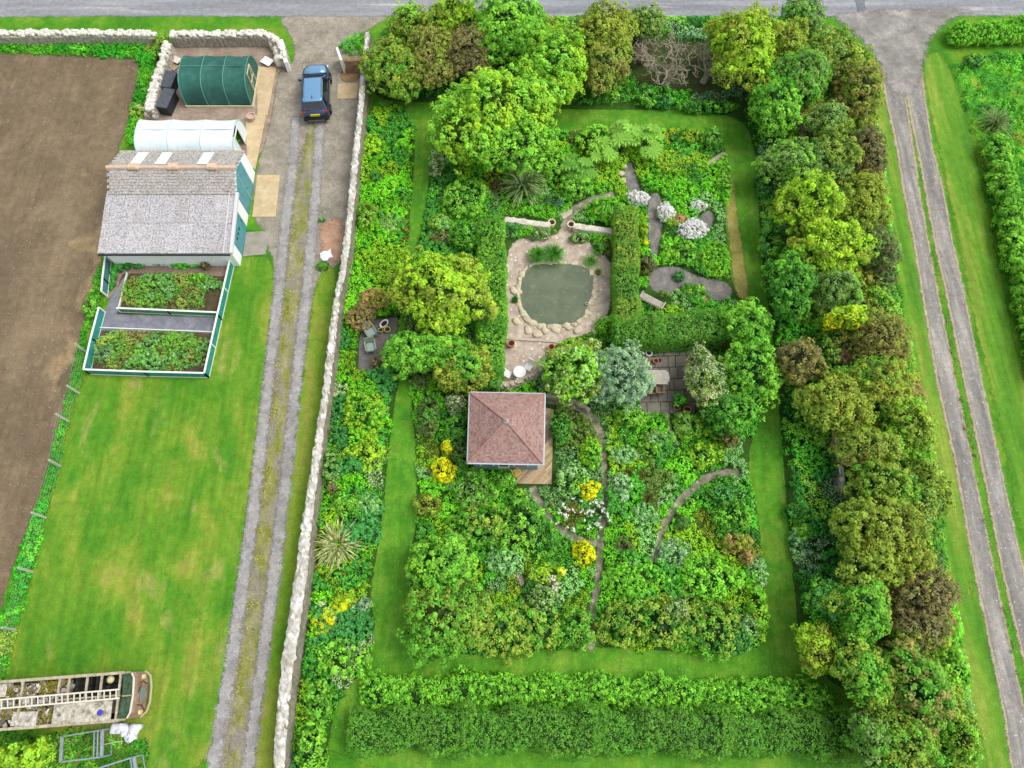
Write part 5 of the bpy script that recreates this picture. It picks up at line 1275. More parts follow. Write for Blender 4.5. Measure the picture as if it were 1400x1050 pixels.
for k in range(3): a = k*2.09; mb = MB(); mb.tube([(0, 0, .7), (.05*math.cos(a), .05*math.sin(a), .35), (.28*math.cos(a), .28*math.sin(a), 0)], .018, 6); mb.build('leg', FW, o, local=True)
def chair(label, px, py, rz, w_=.46, mat=None, arms=False, cushion=None, cat='chair', name='garden_chair'):
    q = P(px, py, .45); o = thing(name, label, cat, (q[0], q[1], 0), R(rz)); mat = mat or FW; w2 = w_/2
    mb = MB()
    for k in range(6): mb.box((-w2+(k+.5)*w_/6, 0, .44), (w_/6-.012, w_, .03))
    mb.build('seat', mat, o, local=True)
    mb = MB()
    for k in range(6): mb.bar((-w2+(k+.5)*w_/6, w2, .46), (-w2+(k+.5)*w_/6, w2+.12, .90), w_/6-.02, .02)
    mb.bar((-w2, w2+.12, .90), (w2, w2+.12, .90), .04); mb.build('backrest', mat, o, local=True)
    for x in (-w2+.02, w2-.02):
        for y in (-w2+.02, w2-.02): mb = MB(); mb.bar((x, y, 0), (x, y, .43), .035); mb.build('leg', mat, o, local=True)
    if arms:
        for s_ in (-1, 1): mb = MB(); mb.bar((s_*w2, -w2, .64), (s_*w2, w2+.05, .66), .07, .035); mb.bar((s_*w2, -w2+.03, .43), (s_*w2, -w2+.03, .63), .035); mb.build('armrest', mat, o, local=True)
    if cushion: mb = MB(); mb.box((0, -.02, .49), (w_*.86, w_*.86, .08)); mb.build('cushion', cushion, o, local=True, bevel=.03)
    return o
chair('white slatted chair on the left of the round white table', 694, 511, 60, .42); chair('white slatted chair on the right of the round white table', 722.5, 501.5, -30, .42)
GRN = plain('sage_green_paint', (122, 138, 122), .7, c2=(142, 156, 140), vs=3, var=.1); CUS = plain('grey_green_cushion', (142, 160, 150), .85)
chair('upper of two sage green armchairs on the dark paving by the wall', 507, 454, 32, .58, GRN, True, CUS, 'armchair', 'armchair'); chair('lower of two sage green armchairs on the dark paving by the wall', 507, 474.5, 12, .58, GRN, True, CUS, 'armchair', 'armchair')
YW = plain('honey_wood', (206, 176, 96), .7); chair('small honey coloured wooden chair on the deck by the summerhouse', 707.5, 645, 118, .42, YW)
GW = plain('grey_teak', (168, 160, 148), .8, c2=(192, 184, 170), vs=4, var=.12); BW_ = plain('brown_chair_wood', (124, 104, 84), .8)
# long table on the patio
a = P(879, 515.5, .74); b = P(915.5, 515.5, .74); L = b[0]-a[0]; q = (a+b)/2
o = thing('garden_table', 'long grey wooden table with rounded ends on the slate patio', 'table', (q[0], q[1], 0)); mb = MB(); hw_ = .44
N_ = 7
for k in range(N_):
    y = -hw_+(k+.5)*2*hw_/N_; ins = .13 if k in (0, N_-1) else (.03 if k in (1, N_-2) else 0); mb.box((0, y, .72), (L-2*ins, 2*hw_/N_-.008, .04))
mb.build('tabletop', GW, o, local=True, bevel=.01)
for x in (-L/2+.25, L/2-.25):
    for y in (-.3, .3): mb = MB(); mb.bar((x, y, 0), (x, y, .7), .07); mb.build('leg', GW, o, local=True)
chair('brown wooden chair tucked at the near side of the long patio table', 901.5, 533, 180, .44, BW_, True)
chair('brown wooden chair half hidden at the near side of the table under the silver tree', 888, 534, 180, .44, BW_)
q = P(909, 473.5, .3); o = thing('plant_trough', 'small white trough against the hedge at the back of the patio', 'trough', (q[0], q[1], 0)); mb = MB(); mb.box((0, 0, .15), (.48, .2, .28)); mb.build('body', WP, o, local=True, bevel=.02); mb = MB(); mb.box((0, 0, .30), (.4, .13, .02)); mb.build('soil', plain('dark_soil', (44, 34, 26), .95), o, local=True)
# bench in the slate garden
a = P(877, 402, .6); b = P(907, 419, .5); q = (a+b)/2; ang = math.atan2((b-a)[1], (b-a)[0]); L = np.linalg.norm((b-a)[:2])
o = thing('garden_bench', 'grey wooden bench set at an angle on the slate chippings by the hedge', 'bench', (q[0], q[1], 0), ang+math.pi); mb = MB()
for k in range(5): mb.box((0, -.22+k*.10, .43), (L, .08, .03))
mb.build('seat', GW, o, local=True); mb = MB()
for k in range(11): mb.bar((-L/2+.06+k*(L-.12)/10, .26, .45), (-L/2+.06+k*(L-.12)/10, .34, .84), .05, .02)
mb.bar((-L/2, .34, .86), (L/2, .34, .86), .06); mb.build('backrest', GW, o, local=True)
for s_ in (-1, 1):
    mb = MB(); mb.bar((s_*L/2, -.25, .62), (s_*L/2, .3, .64), .07, .04); mb.build('armrest', GW, o, local=True)
    for y in (-.22, .24): mb = MB(); mb.bar((s_*(L/2-.03), y, 0), (s_*(L/2-.03), y, .6), .06); mb.build('leg', GW, o, local=True)
# log, small light features
q = P(984, 218, .2); a = P(962, 228, .15); b = P(990, 212, .25); mb = MB(); mb.tube([a, (a+b)/2+np.array([0, 0, .05]), b], [.10, .2, .26], 12); tag(mb.build('fallen_log', DEADWOOD, smooth=True), 'short weathered log at the corner of the mown grass beside the bank', 'log')
q = P(774, 293, .1); mb = MB(); mb.box((q[0], q[1], .1), (.75, .42, .12), .7); tag(mb.build('stone_step', M['stone2'], bevel=.02), 'grey stone step above the gap in the retaining wall', 'step')
a = P(690, 463); b = P(762, 468); mb = MB(); mb.bar((a[0], a[1], .05), (b[0], b[1], .05), .14, .12); tag(mb.build('terrace_step', M['stone2'], bevel=.01), 'thin stone step crossing the terrace between the two rusty pots', 'step')
q = P(853, 252, .2); 
for k, (x, y) in enumerate([(851, 248), (849, 238), (853, 228)]):
    q = P(x, y); mb = MB(); rock(mb, (q[0], q[1], .08), (.42, .4, .2), k); tag(mb.build('stepping_stone', M['stone'], smooth=True), ['lowest pale stepping stone below the giant leaves', 'middle pale stepping stone below the giant leaves', 'uppermost pale stepping stone, right under the giant leaves'][k], 'stepping stone')
# ================================================================== PLANTING
def pp2(px): return PP(px)[:, :2]
HOLES = [pp2([(872, 396), (884, 396), (912, 414), (906, 424), (872, 408)]), pp2([(990, 236), (1004, 236), (1024, 412), (1004, 412)]), pp2(TER), pp2(PAT), pp2(NOOK), pp2([(650, 552), (742, 552), (738, 636), (650, 636)]), pp2([(738, 552), (760, 556), (757, 667), (697, 666), (700, 634), (738, 634)]),
         pp2([(688, 296), (846, 312), (846, 324), (688, 308)])]+[pp2(g) for g in SG]+[strip_poly(c_, w_*.55) for c_, w_ in PATHS]
WEST = [(5, (104, 192, 36), (56, 140, 24), .11, .6, .02, (240, 130, 60)), (3, (70, 160, 50), (40, 112, 34), .12, .7, .05, (236, 110, 60)), (3, (128, 184, 40), (84, 146, 30), .10, .7, .0, (230, 230, 60)), (1.5, (60, 134, 60), (34, 92, 44), .13, .9, 0, (255, 255, 255)), (1, (150, 190, 120), (86, 140, 80), .09, .7, .14, (240, 240, 236))]
groundcover('bed_plants', 'dense mixed green perennials filling the border along the limewashed wall', 'ground cover', BW, h=(.15, .75), palette=WEST, holes=HOLES, patch=1.2)
LOWER = [(842, 560), (1010, 575), (1022, 650), (1036, 700), (1044, 800), (1052, 885), (980, 893), (890, 888), (810, 883), (660, 893), (600, 895), (560, 860), (562, 760), (572, 700), (640, 650), (760, 560)]
UPPER = [(588, 215), (602, 175), (690, 172), (760, 182), (900, 176), (985, 182), (992, 200), (990, 300), (1000, 400), (1040, 425), (1044, 520), (1040, 570), (1025, 610), (842, 562), (760, 562), (640, 652), (572, 700), (566, 560), (550, 470), (562, 350), (584, 300)]
groundcover('bed_plants', 'patchwork of low green, mint and lime perennials in the beds below the patio', 'ground cover', LOWER, h=(.15, .6), holes=HOLES, patch=1.25)
groundcover('bed_plants', 'mixed green plants filling the beds around the pond and slate garden', 'ground cover', UPPER, h=(.12, .55), holes=HOLES, patch=1.3)
BELT = [(4, (84, 176, 46), (44, 122, 30), .12, .7, .01, (240, 240, 220)), (3, (56, 140, 50), (32, 96, 34), .13, .8, 0, (240, 240, 220)), (2, (120, 190, 60), (70, 136, 40), .11, .6, .03, (240, 245, 235)), (1, (120, 176, 120), (70, 126, 80), .10, .6, .10, (240, 248, 240))]
groundcover('undergrowth', 'green undergrowth along the inner edge of the shelter belt on the right', 'ground cover',
            [(1012, 150), (1030, 60), (1150, 50), (1185, 150), (1205, 300), (1220, 450), (1244, 600), (1266, 740), (1290, 900), (1290, 1080), (1196, 1080), (1190, 960), (1130, 930), (1096, 880), (1088, 800), (1073, 640), (1062, 480), (1042, 350), (1036, 200)], h=(.2, .95), palette=BELT, patch=1.4, spacing=.27)
groundcover('undergrowth', 'bright green nettles and cow parsley along the lane side of the shelter belt', 'ground cover',
            [(1150, 44), (1182, 100), (1204, 200), (1220, 330), (1238, 450), (1258, 560), (1282, 700), (1304, 820), (1324, 940), (1340, 1080), (1290, 1080), (1290, 900), (1262, 740), (1240, 600), (1215, 450), (1200, 300), (1180, 150), (1140, 60)], h=(.15, .8),
            palette=[(4, (110, 200, 50), (60, 150, 34), .12, .7, .02, (245, 250, 240)), (2, (90, 160, 44), (56, 116, 30), .11, .6, .0, (240, 240, 230)), (.6, (110, 180, 90), (66, 136, 56), .10, .8, .10, (245, 250, 245))], patch=1.2)
groundcover('undergrowth', 'rough green undergrowth below the trees beside the road', 'ground cover', [(508, 60), (560, 24), (700, 26), (1000, 26), (1130, 30), (1150, 120), (1010, 146), (760, 146), (660, 136), (560, 136), (506, 130)], h=(.15, .6), spacing=.30, palette=BELT, patch=1.5, holes=[pp2([(864, 62), (900, 52), (985, 60), (1006, 100), (992, 130), (930, 128), (872, 118), (852, 92)])])
BANK = [(5, (56, 160, 36), (32, 112, 24), .11, .6, 0, (240, 240, 220)), (3, (84, 176, 40), (44, 128, 26), .10, .7, .01, (240, 240, 230)), (1, (130, 170, 60), (80, 120, 36), .09, .6, 0, (230, 230, 200))]
groundcover('field_margin', 'rank green grass between the ploughed field and the roadside wall', 'grass', [(-90, 52), (0, 52), (120, 50), (205, 50), (224, 60), (212, 96), (202, 140), (195, 205), (168, 204), (178, 160), (186, 110), (194, 84), (150, 80), (60, 76), (0, 73), (-90, 73)], h=(.08, .42), palette=BANK, patch=.9)
groundcover('field_margin', 'rank green grass under the wire fence along the ploughed field', 'grass', [(140, 352), (150, 352), (136, 420), (116, 500), (98, 560), (82, 640), (62, 720), (44, 800), (22, 880), (-2, 960), (-30, 1080), (-80, 1080), (-20, 900), (4, 830), (30, 750), (62, 655), (92, 540), (112, 450), (128, 380)], h=(.06, .32), palette=BANK, patch=.8, spacing=.22)
groundcover('entrance_weeds', 'green weeds at the drive entrance beside the garden wall', 'plants', [(498, 46), (496, 76), (470, 76), (462, 66), (476, 54)], h=(.2, .7), palette=BANK, patch=.5)
VEG = [(4, (96, 152, 56), (64, 116, 40), .10, .6, .01, (240, 240, 220)), (1.2, (122, 156, 66), (84, 120, 44), .09, .6, .03, (230, 220, 120)), (2, (90, 150, 70), (54, 104, 46), .13, .7, .01, (250, 250, 250)), (.7, (126, 142, 74), (90, 106, 50), .08, .4, 0, (240, 240, 220))]
groundcover('vegetable_rows', 'mixed vegetables crowding the lower plot inside the teal fence', 'vegetables', [(136, 453), (291, 458), (279, 509), (121, 505)], h=(.12, .42), palette=VEG, patch=.55, spacing=.2, edge_in=-.15)
groundcover('vegetable_rows', 'potato tops and seedlings in the upper plot beside the shed', 'vegetables', [(172, 374), (308, 377), (300, 424), (160, 421)], h=(.12, .42), palette=VEG, patch=.7, spacing=.2, edge_in=-.1, holes=[pp2([(284, 400), (302, 396), (300, 418), (282, 418)])])
groundcover('wall_climber', 'dark green ground plants along the foot of the shed wall', 'plants', [(156, 355), (282, 359), (284, 368), (166, 366), (160, 392), (150, 398)], h=(.2, .6), palette=BELT, patch=.6, spacing=.18)
groundcover('coach_weeds', 'dark weeds growing around the derelict coach and metal frames', 'weeds', [(-40, 996), (60, 1002), (120, 994), (160, 996), (196, 1008), (204, 1030), (196, 1080), (-40, 1080)], h=(.06, .4), palette=[(4, (56, 132, 36), (34, 92, 26), .10, .6, 0, (255, 255, 255)), (1, (100, 170, 50), (60, 120, 30), .1, .6, 0, (255, 255, 255))], patch=.8)
groundcover('drive_weeds', 'sparse yellow green weeds along the middle of the drive', 'weeds', [(398, 300), (408, 300), (390, 480), (362, 720), (334, 960), (326, 960), (350, 740), (378, 500)], h=(.02, .08), palette=[(1, (150, 160, 70), (110, 120, 50), .07, .5, .03, (240, 240, 220))], patch=.5, spacing=.42)
groundcover('lane_weeds', 'green weeds growing between the two wheel tracks of the lane', 'weeds', [(1242, 220), (1260, 262), (1278, 340), (1292, 410), (1314, 524), (1332, 620), (1364, 786), (1386, 880), (1408, 960), (1400, 960), (1378, 880), (1360, 790), (1328, 625), (1308, 530), (1286, 405), (1271, 335), (1258, 262), (1246, 200)], h=(.02, .07), palette=[(3, (84, 128, 48), (58, 98, 38), .07, .5, 0, (255, 255, 255)), (1, (120, 134, 70), (90, 104, 52), .07, .5, 0, (255, 255, 255))], patch=.6, spacing=.26)
groundcover('bank_grass', 'shaggy grass mound in the upper garden by the fallen log', 'grass', [(880, 216), (930, 204), (980, 214), (966, 240), (900, 244)], h=(.2, .5), palette=[(1, (124, 170, 44), (80, 120, 30), .12, .8, 0, (255, 255, 255))], patch=1.2)
groundcover('meadow_plants', 'rough tufts and yellow docks in the field beyond the mown roadside strip', 'grass', [(1296, 80), (1420, 70), (1560, 80), (1560, 620), (1440, 600), (1396, 440), (1350, 260), (1316, 140)], h=(.04, .35), spacing=.42, palette=[(4, (90, 172, 48), (56, 124, 34), .13, .5, 0, (255, 255, 255)), (2, (64, 146, 50), (40, 104, 36), .14, .7, 0, (255, 255, 255)), (.3, (140, 150, 56), (110, 120, 44), .09, .6, 0, (255, 255, 255))], patch=1.3)

SCRUB = [(3, (110, 160, 52), (70, 116, 38), .12, .9, 0, (255, 255, 255)), (3, (132, 150, 60), (92, 112, 42), .12, 1.0, 0, (255, 255, 255)), (2, (84, 150, 48), (50, 108, 34), .13, .8, 0, (255, 255, 255)), (1.5, (136, 124, 80), (100, 98, 58), .10, .9, 0, (255, 255, 255))]
groundcover('scrub', 'tangled scrub filling the gaps between the trees of the right hand shelter belt', 'scrub', [(1060, 60), (1150, 66), (1180, 150), (1200, 280), (1212, 420), (1250, 560), (1268, 700), (1292, 860), (1300, 1080), (1200, 1080), (1200, 940), (1150, 860), (1140, 700), (1130, 560), (1090, 440), (1070, 330), (1060, 200), (1040, 120)], h=(.9, 2.0), palette=SCRUB, patch=1.3, spacing=.27)
groundcover('scrub', 'tangled scrub filling the gaps between the trees beside the road', 'scrub', [(515, 60), (560, 36), (700, 36), (850, 50), (850, 110), (780, 130), (660, 110), (600, 120), (520, 110)], h=(.7, 1.6), palette=SCRUB, patch=1.3, spacing=.27)
# ---- trees: (label, x, y, rx, ry, height, kind, second, share, lumpiness)
TR_ = [
 # along the road
 ('olive green bush tree at the corner where the long wall meets the road', 540, 92, 42, 44, 3.6, 'olive', 'green', .3),
 ('small yellow green tree leaning over the road edge near the drive mouth', 562, 34, 30, 26, 3.4, 'olive', 'bright', .4),
 ('brownish tree left of the two brown crowned trees by the road', 588, 74, 40, 46, 4.2, 'rust', 'olive', .35),
 ('brown crowned tree between the bright sycamores and the left brownish tree', 640, 68, 36, 34, 4.3, 'brown', 'rust', .3),
 ('lime topped tree reaching over the road behind the brown crowned trees', 618, 18, 32, 24, 4.6, 'lime', 'olive', .3),
 ('tall bright green sycamore overhanging the road, left of the pair', 694, 38, 52, 48, 5.2, 'bright', 'green', .35),
 ('tall bright green sycamore right of the pair by the road', 752, 92, 50, 52, 5.0, 'bright', 'lime', .3),
 ('large yellow green sycamore spreading over the top left lawn corner', 682, 158, 84, 70, 5.6, 'lime', 'bright', .4),
 ('olive yellow tree beside the road, left of the bare branched tree', 828, 44, 40, 46, 4.4, 'gold', 'olive', .4),
 ('lower olive tree tucked left of the bare branched tree', 822, 92, 32, 34, 3.6, 'olive', 'rust', .35),
 ('sparse pale tree at the road edge behind the bare branched tree', 880, 30, 30, 24, 3.0, 'olive', 'greyg', .4),
 ('yellow green tree right of the bare branched tree', 1016, 58, 44, 58, 5.0, 'lime', 'gold', .4),
 ('feathery pale green tree poking out over the road at the top right', 1096, 20, 28, 24, 3.8, 'greyg', 'green', .4),
 ('golden green tree at the upper right belt near the lane junction', 1072, 62, 34, 32, 4.2, 'gold', 'lime', .3),
 ('grey green broad tree in the upper right of the belt', 1092, 104, 42, 36, 4.6, 'greyg', 'green', .5),
 ('olive brown tree nearest the lane junction', 1148, 76, 42, 36, 3.8, 'olive', 'greyg', .4),
 ('fine leaved brownish tree beside the lane below the junction', 1172, 124, 36, 48, 3.8, 'olive', 'rust', .45),
 ('mid green tree above the grey stone wall in the right belt', 1058, 148, 36, 36, 4.0, 'green', 'bright', .3),
 ('grey green tree right of the grey stone wall glimpse', 1130, 164, 28, 26, 4.0, 'greyg', 'olive', .3),
 ('round light green tree below the grey stone wall glimpse', 1082, 224, 42, 34, 4.0, 'greyg', 'bright', .4),
 ('olive tree in the right belt left of the purple brown shrub', 1140, 216, 36, 30, 3.8, 'olive', 'greyg', .4),
 ('purple brown fine leaved tree beside the upper lane', 1186, 206, 26, 38, 3.4, 'brown', 'purple', .5),
 ('big bright lime tree in the right belt level with the pond, upper crown', 1108, 282, 48, 34, 5.0, 'lime', 'gold', .25),
 ('big bright lime tree in the right belt level with the pond, lower crown', 1136, 338, 54, 38, 4.8, 'lime', 'gold', .3),
 ('gold green tree between the lime trees and the lane', 1178, 276, 34, 42, 4.2, 'gold', 'olive', .5),
 ('grey green scrubby tree on the lane side, level with the pond', 1204, 348, 26, 44, 3.2, 'greyg', 'purple', .5),
 ('deep green tree below the two lime trees', 1086, 382, 36, 44, 4.0, 'green', 'deep', .4),
 ('mid green tree right of the deep green tree below the lime trees', 1142, 398, 36, 26, 3.8, 'greyg', 'green', .4),
 ('small bright yellow tree above the rusty brown tree in the right belt', 1156, 434, 29, 17, 3.9, 'lime', 'yellow', .3),
 ('rusty brown tree beside the lane, just below the small yellow tree', 1204, 468, 36, 46, 4.0, 'rust', 'olive', .35),
 ('pinkish brown tree on the inner side of the belt, left of the bare twigs', 1094, 494, 30, 32, 3.6, 'brown', 'rust', .3),
 ('golden olive tree, leftmost of the wide golden group in the right belt', 1142, 548, 50, 38, 4.6, 'gold', 'olive', .4),
 ('golden olive tree, uppermost of the wide golden group in the right belt', 1202, 528, 46, 36, 4.6, 'gold', 'green', .35),
 ('green olive tree on the lane side of the wide golden group', 1244, 588, 36, 48, 4.0, 'olive', 'bright', .4),
 ('brownish olive tree below the wide golden group', 1190, 612, 44, 36, 4.2, 'olive', 'rust', .35),
 ('green tree right of the lower grey wall glimpse', 1208, 662, 40, 34, 4.0, 'green', 'olive', .5),
 ('olive green tree edging the lane below the wide golden group', 1262, 664, 34, 48, 3.6, 'olive', 'greyg', .4),
 ('large olive gold tree with a domed crown in the lower right belt', 1202, 738, 62, 56, 5.0, 'gold', 'olive', .5),
 ('dense brown leaved tree in the lower right belt by the lane', 1262, 812, 42, 40, 4.0, 'brown', 'rust', .5),
 ('second brown leaved tree just below the dense brown one', 1256, 862, 40, 28, 3.8, 'brown', 'olive', .25),
 ('mid green tree left of the brown leaved trees', 1176, 832, 44, 42, 4.6, 'green', 'olive', .5),
 ('blue green bush tree on the inner side of the lower right belt', 1134, 818, 26, 26, 3.4, 'teal', 'green', .3),
 ('yellow green tree overhanging the lower right lawn corner', 1116, 886, 28, 34, 3.2, 'gold', 'lime', .4),
 ('green and olive tree left of the mixed crowned tree at the lower right', 1186, 920, 40, 42, 4.6, 'green', 'olive', .5),
 ('brown and green mixed crowned tree at the lower right', 1248, 936, 48, 56, 4.6, 'green', 'rust', .5),
 ('olive tree at the bottom edge of the right belt', 1228, 1020, 52, 42, 4.4, 'olive', 'green', .5),
 ('blue green tree in the corner where the hedges end at the bottom', 1192, 1010, 26, 34, 4.2, 'greyg', 'green', .4),
 ('low olive tree by the lane at the bottom right', 1306, 1000, 28, 48, 3.0, 'olive', 'bright', .4),
 ('bright green bush tree on the lane verge at the lower right', 1296, 904, 22, 44, 2.4, 'bright', 'green', .3),
 # in the garden
 ('round yellow green tree left of the clipped hedge by the pond', 604, 396, 64, 56, 4.6, 'lime', 'gold', .35),
 ('bright green spreading tree below the round yellow green tree', 580, 482, 54, 34, 3.4, 'bright', 'green', .3),
 ('green and olive tree right below the round yellow green tree', 632, 498, 36, 36, 3.6, 'green', 'gold', .45),
 ('white flecked green tree left of the silver tree', 790, 506, 42, 44, 3.6, 'bright', 'olive', .4),
 ('silver blue green tree covering the end of the long patio table', 848, 511, 40, 42, 3.6, 'silver', 'silver', .0),
 ('cream flowered tree at the right side of the patio', 963, 516, 26, 42, 3.0, 'greyg', 'olive', .4),
 ('tall bright green tree beside the right lawn, level with the hedge corner', 1020, 444, 34, 32, 3.2, 'bright', 'green', .4),
 ('wide green tree beside the right lawn, level with the patio', 1026, 506, 44, 44, 3.4, 'green', 'bright', .45),
 ('lower green tree beside the right lawn, below the wide one', 1002, 562, 36, 30, 3.0, 'green', 'deep', .3),
 ('dense bright green bush tree at the top of the lower left corner group', 602, 770, 42, 38, 3.2, 'bright', 'green', .3),
 ('large olive green bush tree at the lower left corner of the inner garden', 614, 846, 58, 46, 3.4, 'olive', 'green', .6),
 ('bright tree just showing at the bottom left corner beside the coach', 30, 1036, 40, 22, 2.8, 'lime', 'bright', .4),
]
for (lab, x, y, rx, ry, h, kd, k2, shr) in TR_:
    fl = None
    if 'white flecked' in lab: fl = (.10, lin((244, 244, 226)))
    if 'cream flowered' in lab: fl = (.34, lin((236, 238, 206)))
    grp = None
    tree('broadleaf_tree', lab, 'tree', x, y, rx*1.12, ry*1.12, h, kd, k2, shr, 1.15, fl)

# ---- bare trees
def bare_tree(label, px, py, r_px, h, seed, nmain=7, name='bare_tree', mat=DEADWOOD, rad0=.085):
    r = np.random.default_rng(seed); m = mpp(px, py, 0); q = P(px, py, h*.35); o = thing(name, label, 'tree', (q[0], q[1], 0)); mb = MB(); tk = MB()
    tk.tube([(q[0], q[1], -.1), (q[0]+.1, q[1], .5), (q[0], q[1]+.1, 1.0)], [.26, .2, .15], 9); tk.build('trunk', mat, o, smooth=True)
    def grow(p, d, L, rad, lv):
        pts = [p]; k = 6; top = h*r.uniform(.7, 1.1)
        for i in range(k):
            d = d+r.normal(size=3)*.38*np.array([1, 1, .6]); d[2] += .10 if p[2] < top else -.25; d /= np.linalg.norm(d); p = p+d*L/k; p = np.array([p[0], p[1], max(.3, p[2])]); pts.append(p)
        mb.tube(pts, [max(.014, rad*(1-.6*i/k)) for i in range(k+1)], 5)
        if lv > 0:
            for _ in range(3):
                j = r.integers(2, k+1); nd = d+r.normal(size=3)*.75; nd[2] = abs(nd[2])*.5; nd /= np.linalg.norm(nd); grow(pts[j], nd, L*.62, max(.02, rad*.58), lv-1)
    for i in range(nmain):
        a = i*2*math.pi/nmain+r.uniform(-.3, .3); grow(np.array([q[0], q[1], .8]), np.array([math.cos(a), math.sin(a), .6]), r_px*m*.60, rad0, 3)
    mb.build('branches', mat, o, smooth=True); return o
sheet('bare_earth', [(860, 66), (900, 56), (985, 64), (1004, 100), (990, 128), (930, 130), (874, 118), (854, 92)], ground_mat('leaf_litter', [(.3, (52, 62, 30)), (.5, (70, 78, 40)), (.65, (60, 100, 36))], 1.2, (.6, 1.3), 10, edge=.4), .014, soft=.4)
bare_tree('bare twisted grey branched tree near the middle of the road side', 912, 100, 60, 2.8, 3, 8)
bare_tree('smaller bare twisted tree right of the big bare one', 966, 98, 48, 2.6, 5, 7)
bare_tree('bare grey twiggy shrub in the gap of the right belt', 1150, 484, 30, 2.9, 8, 7, rad0=.07)
bare_tree('low bare branched shrub left of the big bare tree', 884, 76, 34, 2.2, 12, 6, rad0=.07)

# ---- hedges
hedge('clipped_hedge', 'clipped green hedge running up the left side of the pond terrace', [(671, 296), (672, 360), (672, 440), (668, 500), (664, 524)], [1.55, 1.6, 1.5, 1.4], 1.7, 'hedge', 'bright', .15)
hedge('clipped_hedge', 'clipped L shaped hedge around the right of the pond and behind the patio', [(858, 284), (858, 360), (860, 436)], 1.35, 1.9, 'hedge2', 'olive', .2)
hedge('clipped_hedge', 'clipped dark hedge along the back of the patio', [(842, 446), (900, 444), (990, 438)], 1.75, 2.0, 'hedge', 'hedge2', .3)
hedge('clipped_hedge', 'long clipped dark green hedge along the bottom of the garden', [(478, 1001), (640, 999), (820, 1001), (1000, 1003), (1170, 1006)], 1.9, 1.4, 'hedge', 'hedge2', .45, rough=.13)
def row(label, name, px, wm, h, kind, second, share, cat='hedge'):
    """an informal hedge: overlapping mounds along a line, one planted row"""
    c = PP(px, h*.5)[:, :2]; o = thing(name, label, cat, (c[0][0], c[0][1], 0)); lb = LB(); st = MB(); tot = 0
    for a, b in zip(c[:-1], c[1:]):
        L = np.linalg.norm(b-a); n = max(1, int(L/(wm*.42)))
        for k in range(n):
            p = a+(b-a)*(k+.5)/n+RNG.normal(size=2)*.08; rr = wm/2*RNG.uniform(.85, 1.12); hh = h*RNG.uniform(.85, 1.1)
            crown(lb, (p[0], p[1], hh*.42), rr, rr, hh*.5, kind, second, share, .9, None, low=-.5)
            st.tube([(p[0], p[1], -.05), (p[0], p[1], hh*.5)], [.03, .02], 5)
    lb.build('foliage', o); st.build('stem', BARK, o); return o
row('long row of bright leafy shrubs in front of the bottom hedge', 'shrub_hedge', [(505, 946), (620, 942), (800, 946), (960, 951), (1080, 950), (1130, 958)], 1.45, .95, 'row', 'row', 0)
row('informal green hedge along the bottom of the inner garden, left of the path', 'shrub_hedge', [(640, 858), (720, 860), (798, 858)], 2.3, 1.2, 'green', 'olive', .5)
row('informal green hedge along the bottom of the inner garden, right of the path', 'shrub_hedge', [(828, 854), (880, 854), (930, 857), (990, 862)], 2.3, 1.2, 'green', 'olive', .5)
row('bright green rounded hedge at the corner of the road and the lane', 'shrub_hedge', [(1302, 48), (1330, 44), (1372, 42), (1430, 40), (1520, 42)], 1.9, 1.3, 'herb', 'bright', .4)
row('bright green ragged hedge down the right edge of the meadow', 'shrub_hedge', [(1362, 190), (1370, 230), (1378, 280), (1388, 330), (1402, 390), (1416, 440), (1440, 520)], 1.5, 1.5, 'bright', 'green', .4)
row('ivy covered bank hanging over the end of the drystone wall', 'ivy_mound', [(216, 48), (222, 62), (216, 78)], .9, 1.1, 'olive', 'green', .5, 'ivy')

